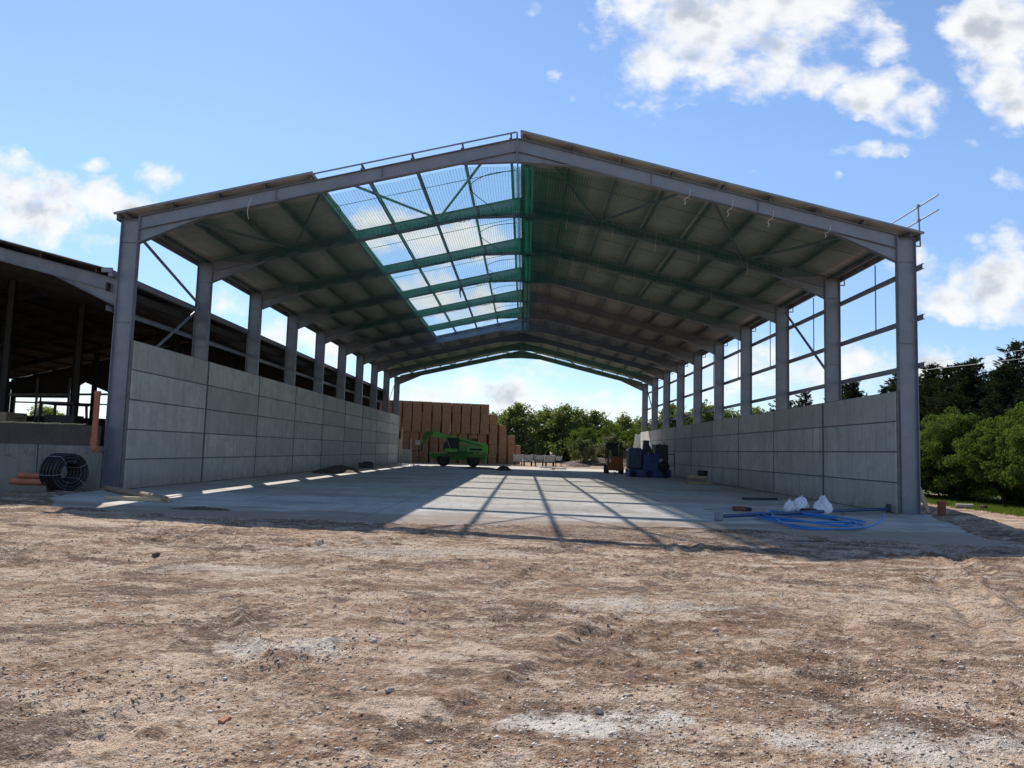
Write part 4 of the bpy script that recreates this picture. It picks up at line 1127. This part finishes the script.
for x in (-1.2, 0, 1.2): m = MB(); m.lathe([(.14, -.1), (.25, -.1), (.27, -.05), (.27, .05), (.25, .1), (.14, .1)], (x, -.7, .26), 'Y', 16); m.build('castor', M['rubber'], bmn, smooth=40)
m = MB()
m.tube([(1.2, -.7, .5), (1.2, -.7, 1.75)], .03, 6); m.tube([(1.85, -.7, .45), (1.85, -.7, 1.75)], .03, 6); m.tube([(1.2, -.7, 1.75), (1.85, -.7, 1.75)], .03, 6); m.tube([(1.2, -.7, .95), (1.85, -.7, .95)], .03, 6)
m.build('handrail', M['darkgrey'], bmn)
for (x, z) in ((.35, 2.5), (.85, 2.55), (1.2, 2.6)): m = MB(); m.tube([(x, 0, z - .5), (x + .04, 0, z)], .045, 8); m.build('lever', M['black'], bmn)
m = MB(); m.tube([(-.55, -.5, .6), (-.6, -.72, 1.4), (-.3, -.7, 2.1), (-.2, -.4, 2.6)], .03, 6); m.build('hydraulic_hose', M['black'], bmn)

# orange forklift seen from behind
fk = thing('forklift', 'dirty orange forklift truck parked with its back to the camera left of the blue machine', 'forklift', (8.15, 39.0, 0), .0)
m = MB(); m.prism([(-.62, .28), (.62, .28), (.66, .8), (.62, 1.25), (.45, 1.38), (-.45, 1.38), (-.62, 1.25), (-.66, .8)], -1.0, -.5); m.build('counterweight', M['orange'], fk)
m = MB(); m.box((0, .15, .75), (1.2, 1.3, .8), bev=.05); m.build('body', M['orange'], fk)
for x in (-.62, .62):
    m = MB(); m.bar((x, -.62, 1.2), (x * .95, -.35, 2.5), .09, .09); m.build('guard_post', M['black'], fk)
    m = MB(); m.bar((x, .7, 1.1), (x * .95, .5, 2.5), .09, .09); m.build('guard_post', M['black'], fk)
m = MB(); m.box((0, .1, 2.54), (1.35, 1.2, .10), bev=.03)
m.build('overhead_guard', M['black'], fk)
m = MB(); m.box((0, -.15, 1.55), (.5, .45, .15), bev=.04); m.box((0, -.38, 1.85), (.5, .12, .55), bev=.05); m.build('seat', M['black'], fk)
for x in (-.4, .4): m = MB(); m.bar((x, .95, .2), (x, .95, 2.65), .12, .16); m.build('mast_rail', M['darkgrey'], fk)
m = MB(); m.box((0, .95, 2.3), (.8, .1, .5)); m.build('mast_head', M['darkgrey'], fk)
for x in (-.62, .62):
    for y, r in ((-.62, .34), (.7, .40)):
        m = MB(); m.lathe([(r * .45, -.12), (r * .92, -.12), (r, -.07), (r, .07), (r * .92, .12), (r * .45, .12)], (x, y, r), 'X', 20); w1 = m.build('wheel', M['rubber'], fk, smooth=40)
m = MB(); m.box((-.42, -1.02, 1.1), (.14, .04, .3)); m.build('rear_lamp', M['white'], fk)
for x in (-.3, .3): m = MB(); m.box((x, 1.6, .1), (.12, 1.1, .05)); m.build('fork', M['darkgrey'], fk)

# ------------------------------------------------------------------ green rotating telehandler, boom pointing left
th = thing('telehandler', 'bright green telehandler with boom raised to the left at the barn far end', 'telehandler', (-5.75, 48.0, 0), .06)
m = MB(); m.prism([(-2.75, .95), (-2.75, 1.22), (2.55, 1.22), (2.65, .85), (2.2, .62), (-2.2, .62)], -.55, .55); m.build('chassis', M['green_dark'], th)
for s in (-1, 1): m = MB(); m.prism([(-2.8, 1.02), (-2.6, 1.26), (-.85, 1.26), (-.62, .98), (-.72, .93), (-2.7, .93)], s * 1.0 - .2, s * 1.0 + .2); m.build('mudguard', M['green_dark'], th)
for s in (-1, 1): m = MB(); m.prism([(.45, 1.02), (.7, 1.26), (2.4, 1.26), (2.6, 1.0), (2.5, .93), (.55, .93)], s * 1.0 - .2, s * 1.0 + .2); m.build('mudguard', M['green_dark'], th)
for x in (-1.45, 1.4):
    for s in (-1, 1):
        m = MB(); m.lathe([(.30, -.2), (.52, -.21), (.60, -.17), (.62, -.08), (.62, .08), (.60, .17), (.52, .21), (.30, .2)], (x, s * .98, .62), 'Y', 28); tw = m.build('wheel', M['rubber'], th, smooth=40)
        m = MB(); m.lathe([(.10, -.17), (.29, -.19), (.31, -.10), (.31, .10), (.29, .19), (.10, .17)], (x, s * 1.0, .62), 'Y', 20); m.build('rim', M['darkgrey'], tw, smooth=40)
m = MB(); m.box((.15, 0, 1.36), (2.6, 1.5, .26), bev=.05); m.build('turret_base', M['green_dark'], th)
m = MB(); m.prism([(-.02, 1.5), (-.02, 1.92), (.45, 2.02), (1.5, 1.98), (2.65, 1.80), (2.78, 1.45), (2.4, 1.4)], -.15, .95); m.build('engine_cover', M['green'], th)
m = MB(); m.prism([(.75, 1.45), (.75, 1.95), (2.5, 1.85), (2.55, 1.45)], -.9, -.16); m.build('side_tank', M['green'], th)
cb = MB(); cb.prism([(-1.42, 1.42), (-1.50, 2.0), (-1.05, 2.72), (-.10, 2.72), (-.02, 1.42)], -.92, -.12); cabo = cb.build('cab', M['glass_dark'], th)
for a, b in (((-1.42, 1.42), (-1.50, 2.0)), ((-1.50, 2.0), (-1.05, 2.72)), ((-.10, 2.72), (-.02, 1.42)), ((-1.05, 2.72), (-.10, 2.72))):
    for y in (-.93, -.11):
        m = MB(); m.bar((a[0], y, a[1]), (b[0], y, b[1]), .07, .07); m.build('cab_frame', M['black'], cabo)
m = MB(); m.box((-.58, -.52, 2.77), (1.1, .85, .09), bev=.03); m.build('cab_roof', M['green'], cabo)
m = MB(); m.box((-.75, -.945, 1.55), (1.25, .03, .3)); m.build('cab_door', M['green'], cabo)
m = MB(); m.bar((2.7, .25, 1.95), (-2.6, .25, 3.10), .42, .50); m.build('boom', M['green'], th)
m = MB(); m.bar((-2.3, .25, 3.06), (-3.05, .25, 3.18), .32, .38); bi = m.build('inner_boom', M['green_dark'], th)
m = MB(); m.prism([(-2.85, 3.3), (-3.35, 3.25), (-3.6, 2.75), (-3.55, 2.2), (-3.3, 2.15), (-3.15, 2.7), (-2.9, 2.95)], .05, .45); m.build('boom_head', M['green_dark'], th)
m = MB(); m.box((-3.6, .25, 1.8), (.1, 1.0, .75)); m.build('fork_carriage', M['black'], th)
for y in (-.1, .6): m = MB(); m.box((-4.1, y, 1.42), (1.0, .1, .06)); m.build('fork', M['black'], th)
m = MB(); m.tube([(-.5, .25, 2.35), (.6, .25, 1.5)], .08, 10); m.build('lift_ram', M['steel'], th)
for x, z in ((2.95, 0), (-2.85, 0)):
    if x > 0:
        m = MB(); m.bar((2.75, -.75, 2.0), (2.6, -.75, .25), .12, .12); m.box((2.55, -.75, .2), (.3, .3, .06)); m.build('stabiliser', M['green'], th)
    else:
        m = MB(); m.bar((-2.7, -.7, 1.0), (-2.55, -.7, .35), .1, .1); m.box((-2.5, -.7, .3), (.28, .28, .06)); m.build('stabiliser', M['steel'], th)
m = MB(); m.lathe([(.05, 0), (.05, .12), (.03, .16)], (2.3, .2, 2.1), 'Z', 10); m.build('beacon', M['orange'], th)
m = MB(); m.box((1.35, .75, 2.35), (.7, .4, .8), bev=.04); m.build('air_intake', M['darkgrey'], th)
m = MB(); m.box((1.6, -.915, 1.68), (1.2, .03, .22)); m.build('grille', M['black'], th)
m = MB(); m.bar((-.9, .02, 2.73), (2.2, .02, 2.07), .03, .09, (0, 0, 1)); m.build('boom_stripe', M['black'], th)
m = MB(); m.box((-1.0, -.955, 2.12), (.05, .03, .9), 0, -.35); m.build('window_bar', M['greyblock'], cabo)
m = MB(); m.box((-2.78, -.3, 1.12), (.05, .7, .2)); m.build('front_lamp_bar', M['greyblock'], th)

# post, sign plate and block at the far left corner
m = MB(); m.box((0, 0, 1.9), (.14, .14, 3.8)); o = m.build('timber_post', M['wood_pale'], None, (-12.55, 55.2, 0)); tag(o, 'pale timber post against the far end of the left wall', 'post')
m = MB(); m.box((0, 0, 1.3), (.14, .14, 2.6)); o = m.build('timber_post', M['wood_pale'], None, (-11.75, 56.5, 0)); tag(o, 'pale timber post right of the concrete block by the bales', 'post')
m = MB(); m.box((0, 0, .75), (1.1, .8, 1.5), bev=.04); o = m.build('concrete_block', M['greyblock'], None, (-12.1, 56.0, 0)); tag(o, 'squat grey concrete block at the far end of the left wall', 'block')
sg = thing('small_sign', 'pale square plate on a thin post left of the telehandler', 'sign', (-11.0, 56.4, 0))
m = MB(); m.tube([(0, 0, 0), (0, 0, 2.2)], .04, 8); m.build('post', M['steel'], sg)
m = MB(); m.box((0, -.06, 2.25), (.5, .04, .5), bev=.01); m.build('plate', M['greyblock'], sg)

# ------------------------------------------------------------------ grey troughs on legs
M['trough'] = simple('trough_concrete', (.55, .55, .53), .8, 0, .2, 4, .3)
tro = [(-.1, 60.0), (1.0, 60.6), (2.3, 61.0), (3.5, 61.3), (4.5, 61.0)]
t0 = thing('feed_trough', 'grey concrete trough on dark legs, first of the row from the bales', 'trough', (tro[0][0], tro[0][1], 0), .0, 'grey troughs in a row beyond the barn')
m = MB(); m.prism([(-.5, .52), (.5, .52), (.58, 1.3), (.46, 1.3), (.4, .75), (-.4, .75), (-.46, 1.3), (-.58, 1.3)], -.7, .7); m.box((0, -.66, .9), (1.0, .08, .72)); m.box((0, .66, .9), (1.0, .08, .72)); m.build('tub', M['trough'], t0)
for x in (-.42, .42):
    m = MB(); m.box((x, 0, .31), (.12, 1.2, .62)); m.build('leg', M['darkgrey'], t0)
for i, (x, y) in enumerate(tro[1:]):
    c = copy_tree(t0, 'grey concrete trough on dark legs, %s of the row from the bales' % ORD[i + 1]); c.location = (x, y, 0); c.rotation_euler.z = (-1) ** i * .06
    if i == 3: c.scale = (.72, .8, .95)
m = MB(); m.box((0, 0, .16), (2.6, 1.0, .12), .1, .04, bev=.02); m.box((.1, .1, .06), (.3, .8, .12)); o = m.build('white_slab', M['white'], None, (3.3, 47.5, 0)); tag(o, 'flat white slab lying on the sunlit ground before the grey troughs', 'slab')

# ------------------------------------------------------------------ straw bales
def bale_mesh(seed, w_=1.065, d_=2.3, h_=1.19):
    nx_, ny_, nz_ = 6, 8, 7
    import bmesh
    bm = bmesh.new(); bmesh.ops.create_cube(bm, size=1)
    bmesh.ops.subdivide_edges(bm, edges=bm.edges[:], cuts=7, use_grid_fill=True)
    r = random.Random(seed)
    for v in bm.verts:
        x, y, z = v.co
        e = .11 * (abs(2 * y) ** 8)
        n_ = [float(fbm(np.array([x * 6 + seed * 3 + k * 5.]), np.array([y * 6 + z * 5.]), 1.0, 3, seed + k)[0]) for k in range(3)]
        str_ = .012 * math.cos(z * 2 * PI * 2.5)
        v.co = Vector((x * (w_ - e) + n_[0] * .08, y * d_ + n_[1] * .14 + str_ * (1 if y < 0 else -1), z * (h_ - .04 * (abs(2 * y) ** 8)) + n_[2] * .05 + h_ / 2))
    me = bpy.data.meshes.new('straw_bale'); bm.to_mesh(me); bm.free(); me.materials.append(M['straw']); return me
BM = [bale_mesh(i) for i in range(5)]
rb = random.Random(21)
cols = []
x, y, ang = -5.0, 64.2, .12
# walk leftwards along the straight face
px_, py_ = -4.55, 63.6
for i in range(17):
    a = .09 if i < 8 else .02
    cols.append((px_ - 1.07 * i, 63.7 - .32 * min(i, 9), -.28 * 0 + .30 * max(0, (9 - i)) / 9 * .6))
def bale(xx, yy, zz, rot, lb, mesh=None, grp='brown straw bales stacked beyond the barn'):
    o = link('straw_bale', mesh or rb.choice(BM), None, (xx + rb.uniform(-.012, .012), yy + rb.uniform(-.025, .025), zz), rot + rb.uniform(-.045, .045))
    tag(o, lb, 'bale', grp); return o
HB = 1.16
for i, (xx, yy, rot) in enumerate(cols):
    for k in range(6):
        bale(xx + (.0 if k < 3 else .22), yy + .10 * math.sin(i * 2.7) - (0 if k < 3 else .16), k * HB, rot, 'straw bale in %s tier from ground, %s column from right end of tall stack' % (ORD[k], ORD[i]))
# rounded stepped end of the stack at the right
steps = [(-3.55, 64.4, .35, 5, 'third'), (-2.65, 65.6, .55, 4, 'second'), (-1.75, 66.8, .7, 3, 'outermost')]
for si, (xx, yy, rot, top, nm) in enumerate(steps):
    for k in range(top):
        bale(xx, yy, k * HB, rot, 'straw bale in the %s stepped column right of the stack, %s from the ground' % (nm, ORD[k]))
bale(-1.1, 68.6, 0, .9, 'lone brown straw bale on the ground behind the right end of the stack')
bale(-1.1, 68.6, HB, .95, 'brown straw bale on top of a single bale behind the right end of the stack')
# ------------------------------------------------------------------ trees
def leaf_cloud(centres, radii, per, size, seed, squash=.8):
    r = np.random.default_rng(seed); n = len(centres) * per
    C = np.repeat(np.asarray(centres), per, 0); R = np.repeat(np.asarray(radii), per)
    d = r.normal(size=(n, 3)); d /= np.linalg.norm(d, axis=1)[:, None]
    rad = R * r.random(n) ** .45
    P = C + d * rad[:, None] * np.array([1, 1, squash])
    a = r.normal(size=(n, 3)); a /= np.linalg.norm(a, axis=1)[:, None]
    b = np.cross(a, r.normal(size=(n, 3))); b /= np.linalg.norm(b, axis=1)[:, None]
    s = size * r.uniform(.6, 1.35, n)[:, None]
    a = a * s; b = b * s * .62
    V = np.stack([P - a, P - b, P + a, P + b], 1).reshape(-1, 3)
    return V, np.arange(n * 4).reshape(-1, 4)
def trunk_mesh(h, r, limbs, seed):
    q = random.Random(seed); m = MB()
    lean = q.uniform(-.3, .3)
    m.tube([(0, 0, -.1), (.04, 0, h * .2), (lean * .3, .1, h * .5), (lean, .1, h * .85)], [r * 1.25, r, r * .7, r * .2], 8)
    for i in range(limbs):
        z = h * q.uniform(.25, .7); a = q.uniform(0, 6.28); L = h * q.uniform(.18, .34)
        m.tube([(lean * z / h * .8, .05, z), (math.cos(a) * L * .5, math.sin(a) * L * .5, z + L * .35), (math.cos(a) * L, math.sin(a) * L, z + L * .85)], [r * .42, r * .28, r * .08], 6)
    return m
def broad(seed, h, rx, base, nclump, per, size, mat, cr=(.7, 1.35)):
    r = np.random.default_rng(seed); cs = []; rs = []
    for i in range(nclump):
        d = r.normal(size=3); d /= np.linalg.norm(d)
        f = r.random() ** .4
        z = (base + h) / 2 + d[2] * f * (h - base) / 2 * .92
        t = (z - base) / (h - base); wdt = rx * (.62 + .5 * math.sin(PI * min(max(t, .05), .95)) ) * (1.0 if t < .7 else 1 - (t - .7) * .6)
        cs.append((d[0] * f * wdt, d[1] * f * wdt, z)); rs.append(r.uniform(*cr) * rx / 3.4)
    V, Fq = leaf_cloud(cs, rs, per, size, seed + 1)
    return np_mesh('crown', V, Fq, mat), trunk_mesh(h, .028 * h, 7, seed).mesh('trunk', 60, M['bark'])
def plant(name, label, cat, meshes, loc, rz, sc_, group):
    t = thing(name, label, cat, loc, rz, group)
    a = link('crown', meshes[0], t); b = link('trunk', meshes[1], t)
    t.scale = sc_; return t
BR = [broad(50 + i, 10, 3.6, 1.0, 95, 95, .20, M['leaf']) for i in range(3)]
GB = 'trees of the far wood beyond the barn'
spots = [(-9.5, 96, .72, 0), (-5.0, 99, .84, 1), (-.6, 95, .96, 2), (3.6, 98, .90, 0), (7.4, 95, .99, 1), (12.0, 97, .88, 2), (16.0, 94, .80, 0), (20.0, 97, .82, 1),
         (24.5, 96, 1.02, 2), (29, 95, 1.03, 0), (33.5, 98, 1.05, 1), (38, 96, 1.0, 2), (43, 99, .95, 0), (48, 97, .9, 1)]
for i, (x, y, s, k) in enumerate(spots):
    plant('broadleaf_tree', 'tall green broadleaf tree, %s from the left in the far wood' % ORD[i], 'tree', BR[k], (x, y, 0), i * 1.9, (s * .95, s * .95, s), GB)
BR2 = [broad(70 + i, 7, 3.3, .1, 80, 110, .16, M['leaf_bush']) for i in range(2)]
bs = [(9.5, 85, .80), (13.2, 83, .86), (17.4, 85, .82), (21.5, 87, .9), (26, 86, 1.0), (31, 88, 1.1), (36, 86, 1.05)]
for i, (x, y, s) in enumerate(bs):
    plant('bushy_tree', 'pale green bushy tree leafy to the ground, %s from the left before the far wood' % ORD[i], 'tree', BR2[i % 2], (x, y, 0), i * 2.3, (s, s, s), 'bushy trees in front of the far wood')
GR = broad(81, 4.6, 1.9, .1, 45, 90, .13, M['leaf_grey'])
plant('grey_shrub', 'greyish leafy shrub behind the orange forklift', 'shrub', GR, (11.6, 68, 0), .4, (.95, .95, .95), 'greyish shrubs before the far wood')
plant('grey_shrub', 'greyish leafy shrub left of the forklift among pale bushes', 'shrub', GR, (8.6, 76, 0), 2.0, (.9, .9, .85), 'greyish shrubs before the far wood')
# dark understorey closing the wood at the ground
UN = [broad(90 + i, 3.6, 3.2, 0, 50, 60, .22, M['leaf']) for i in range(1)]
for i, x in enumerate((-8, -2.5, 2.5, 7, 41, 47)):
    plant('undergrowth_bush', 'dark low bush at the foot of the far wood, %s from the left' % ORD[i], 'bush', UN[0], (x, 91.5 + (i % 3), 0), i * 1.3, (1, 1, 1), 'dark bushes at the foot of the far wood')

# conifers on the right
def conifer(seed, h, rmax):
    r = np.random.default_rng(seed); pts = []; dirs = []; ss = []
    z = h * .04
    tops = [(0, 0, 1.0)] + [(r.normal(0, .7), r.normal(0, .7), r.uniform(.72, .93)) for _ in range(2)]
    while z < h * .99:
        for (ox, oy, th_) in tops:
            t = z / (h * th_)
            if t > .985 or (th_ < 1 and t < .45): continue
            L = rmax * min(1.0, (1 - t) * 1.55) ** .8 * r.uniform(.65, 1.15) + .15
            if th_ < 1: L *= .6
            nb = 8 if t < .7 else 5; a0 = r.uniform(0, 6.28)
            for b in range(nb):
                a = a0 + b * 6.283 / nb + r.normal(0, .3); LL = L * r.uniform(.45, 1.25)
                up = r.uniform(-.15, .35)
                m_ = max(4, int(LL / .13)) * 4
                f = (r.random(m_) ** .65)
                px = ox + np.cos(a) * f * LL; py = oy + np.sin(a) * f * LL; pz = z + up * f * LL + .22 * f * f * LL
                side = r.normal(0, .14 * (1 - .4 * f), m_) * (LL ** .5)
                pts.append(np.stack([px - np.sin(a) * side, py + np.cos(a) * side, pz + r.normal(0, .09, m_)], -1))
                dirs.append(np.stack([np.cos(a) + r.normal(0, .6, m_), np.sin(a) + r.normal(0, .6, m_), .35 + r.normal(0, .45, m_)], -1))
                ss.append(r.uniform(.10, .22, m_))
        z += h * .024 * r.uniform(.7, 1.3)
    P = np.concatenate(pts); D = np.concatenate(dirs); S = np.concatenate(ss)[:, None]
    D /= np.linalg.norm(D, axis=1)[:, None]
    Q = np.cross(D, r.normal(size=D.shape)); Q /= np.linalg.norm(Q, axis=1)[:, None]
    V = np.stack([P - D * S, P - Q * S * .3, P + D * S, P + Q * S * .3], 1).reshape(-1, 3)
    tr_ = MB(); tr_.tube([(0, 0, -.1), (0, 0, h * .5), (0.05, 0, h)], [.022 * h, .014 * h, .004 * h], 8)
    return np_mesh('crown', V, np.arange(len(P) * 4).reshape(-1, 4), M['needle']), tr_.mesh('trunk', 60, M['bark'])
CF = [conifer(5 + i, 9, 2.9) for i in range(3)]
S16 = 1.6
cs = [(28.0, 12.0, .88), (30.6, 14.6, .96), (27.8, 15.4, .80), (27.6, 18.0, .92), (29.8, 20.0, 1.10), (27.2, 20.6, .98), (27.4, 23.2, .96), (30.0, 24.6, 1.08), (28.2, 26.4, 1.02), (27.6, 29.0, 1.06), (29.5, 33.0, 1.10), (28.2, 38.8, 1.08), (29.5, 44, 1.05), (28.6, 50.5, 1.06), (29.0, 57.8, 1.12), (32.5, 18.0, 1.06), (30.5, 9.8, .96), (33.5, 14.0, 1.1), (33.8, 22.5, 1.12), (31.2, 28.5, 1.1), (32.0, 36.0, 1.05)]
for i, (x, y, s) in enumerate(cs):
    x, y, s = CAM.x + S16 * (x - CAM.x), CAM.y + S16 * (y - CAM.y), s * 1.48
    plant('conifer', '', 'tree', CF[i % 3], (x, y, -1.0), i * 2.1, (s, s, s * (1.0 - .03 * (i % 2))), 'dark conifers beyond the right wall')
far = sorted([(math.atan2(x - CAM.x, y - CAM.y), o) for o in bpy.data.objects if o.name.startswith('conifer') and o.type == 'EMPTY' for x, y in [(o.location.x, o.location.y)]], key=lambda p: -p[0])
for i, (_, o) in enumerate(far): o['label'] = 'dark conifer beyond the right wall, %s from the right edge of the row' % ORD[i]
HG = [broad(110 + i, 6.2, 2.9, -.3, 150, 300, .075, M['leaf_bush'], (.42, .8)) for i in range(2)]
hb = [(36.5, 13, 1.05), (34.6, 17.5, 1.0), (32.9, 21.5, 1.02), (32.3, 25.6, .97), (31.8, 30.0, 1.03), (31.5, 35.0, .98), (31.3, 40, 1.02), (37.5, 22.0, 1.12), (36.0, 28.5, 1.12), (39.6, 17.0, 1.15), (31, 46, 1.0), (34.8, 36, 1.1), (34.2, 25.0, .95), (35.5, 20.0, .98), (33.4, 31.5, 1.0), (38.4, 14.5, 1.0)]
for i, (x, y, s) in enumerate(hb):
    plant('hedge_shrub', '', 'shrub', HG[i % 2], (x, y, -1.0), i * 1.7, (s, s, s * (.96 + .05 * (i % 3))), 'bright green shrubs of the hedge at the right')
far = sorted([(math.atan2(o.location.x - CAM.x, o.location.y - CAM.y), o) for o in bpy.data.objects if o.name.startswith('hedge_shrub') and o.type == 'EMPTY'], key=lambda p: -p[0])
for i, (_, o) in enumerate(far): o['label'] = 'bright green leafy shrub of the roadside hedge, %s counted from the right edge' % ORD[i]
# lone tree beyond the old shed
plant('broadleaf_tree', 'broadleaf tree glimpsed through the gap at the back of the dark shed', 'tree', BR[1], (-62, 72, 0), .6, (.62, .62, .62), None)

# ------------------------------------------------------------------ odds and ends right of the barn
ds = thing('drain_stub', 'short rust-brown drain pipe stub sticking up from the soil outside the right column', 'drain', (13.62, -.95, gz(13.62, -.95)))
m = MB(); m.lathe([(.12, -.3), (.12, .36), (.135, .36), (.135, .44), (.11, .44)], (0, 0, 0), 'Z', 16); m.build('pipe', simple('rust_pipe', (.20, .07, .035), .8, 0, .2, 6), ds, smooth=40)
m = MB(); m.bar((14.05, .6, 0), (13.62, .6, 1.15), .12, .05, (0, 1, 0)); o = m.build('timber_stake', M['wood_pale']); tag(o, 'leaning timber stake against the outside of the right front column', 'stake')
m = MB(); m.tube([(0, 0, 0), (.8, -.4, .02)], .15, 10); o = m.build('pale_log', M['stone'], None, (26.7, 21.3, -.85), smooth=50); tag(o, 'pale broken log end on the grass edge by the track', 'log')
stone_o = MB(); stone_o.box((0, 0, .12), (.4, .3, .26), .4, .1, .1, .06); o = stone_o.build('dark_clod', M['soil'], None, (27.7, 20.2, -.95)); tag(o, 'dark clod beside the pale log on the grass edge', 'clod')
stone_o = MB(); stone_o.box((0, 0, .10), (.5, .36, .18), .9, .1, .1, .06); o = stone_o.build('dark_clod', M['soil'], None, (29.0, 17.6, -.95)); tag(o, 'lone dark clod on the grass nearer the camera', 'clod')
m = MB(); m.lathe([(.03, 0), (.03, 1.2)], (0, 0, 0), 'Z', 8); 
# overhead wires over the conifers
for i, dz in enumerate((0, .55)):
    m = MB(); P = []
    for k in range(15):
        t = k / 14; P.append((18.0 + 26 * t, 50 - 46 * t, 8.2 + dz + 1.6 * t - 1.0 * math.sin(PI * t) * .5))
    m.tube(P, .012, 5); o = m.build('overhead_wire', M['wire']); tag(o, ['lower', 'upper'][i] + ' thin pale overhead wire passing in front of the conifers', 'wire', 'overhead wires on the right')
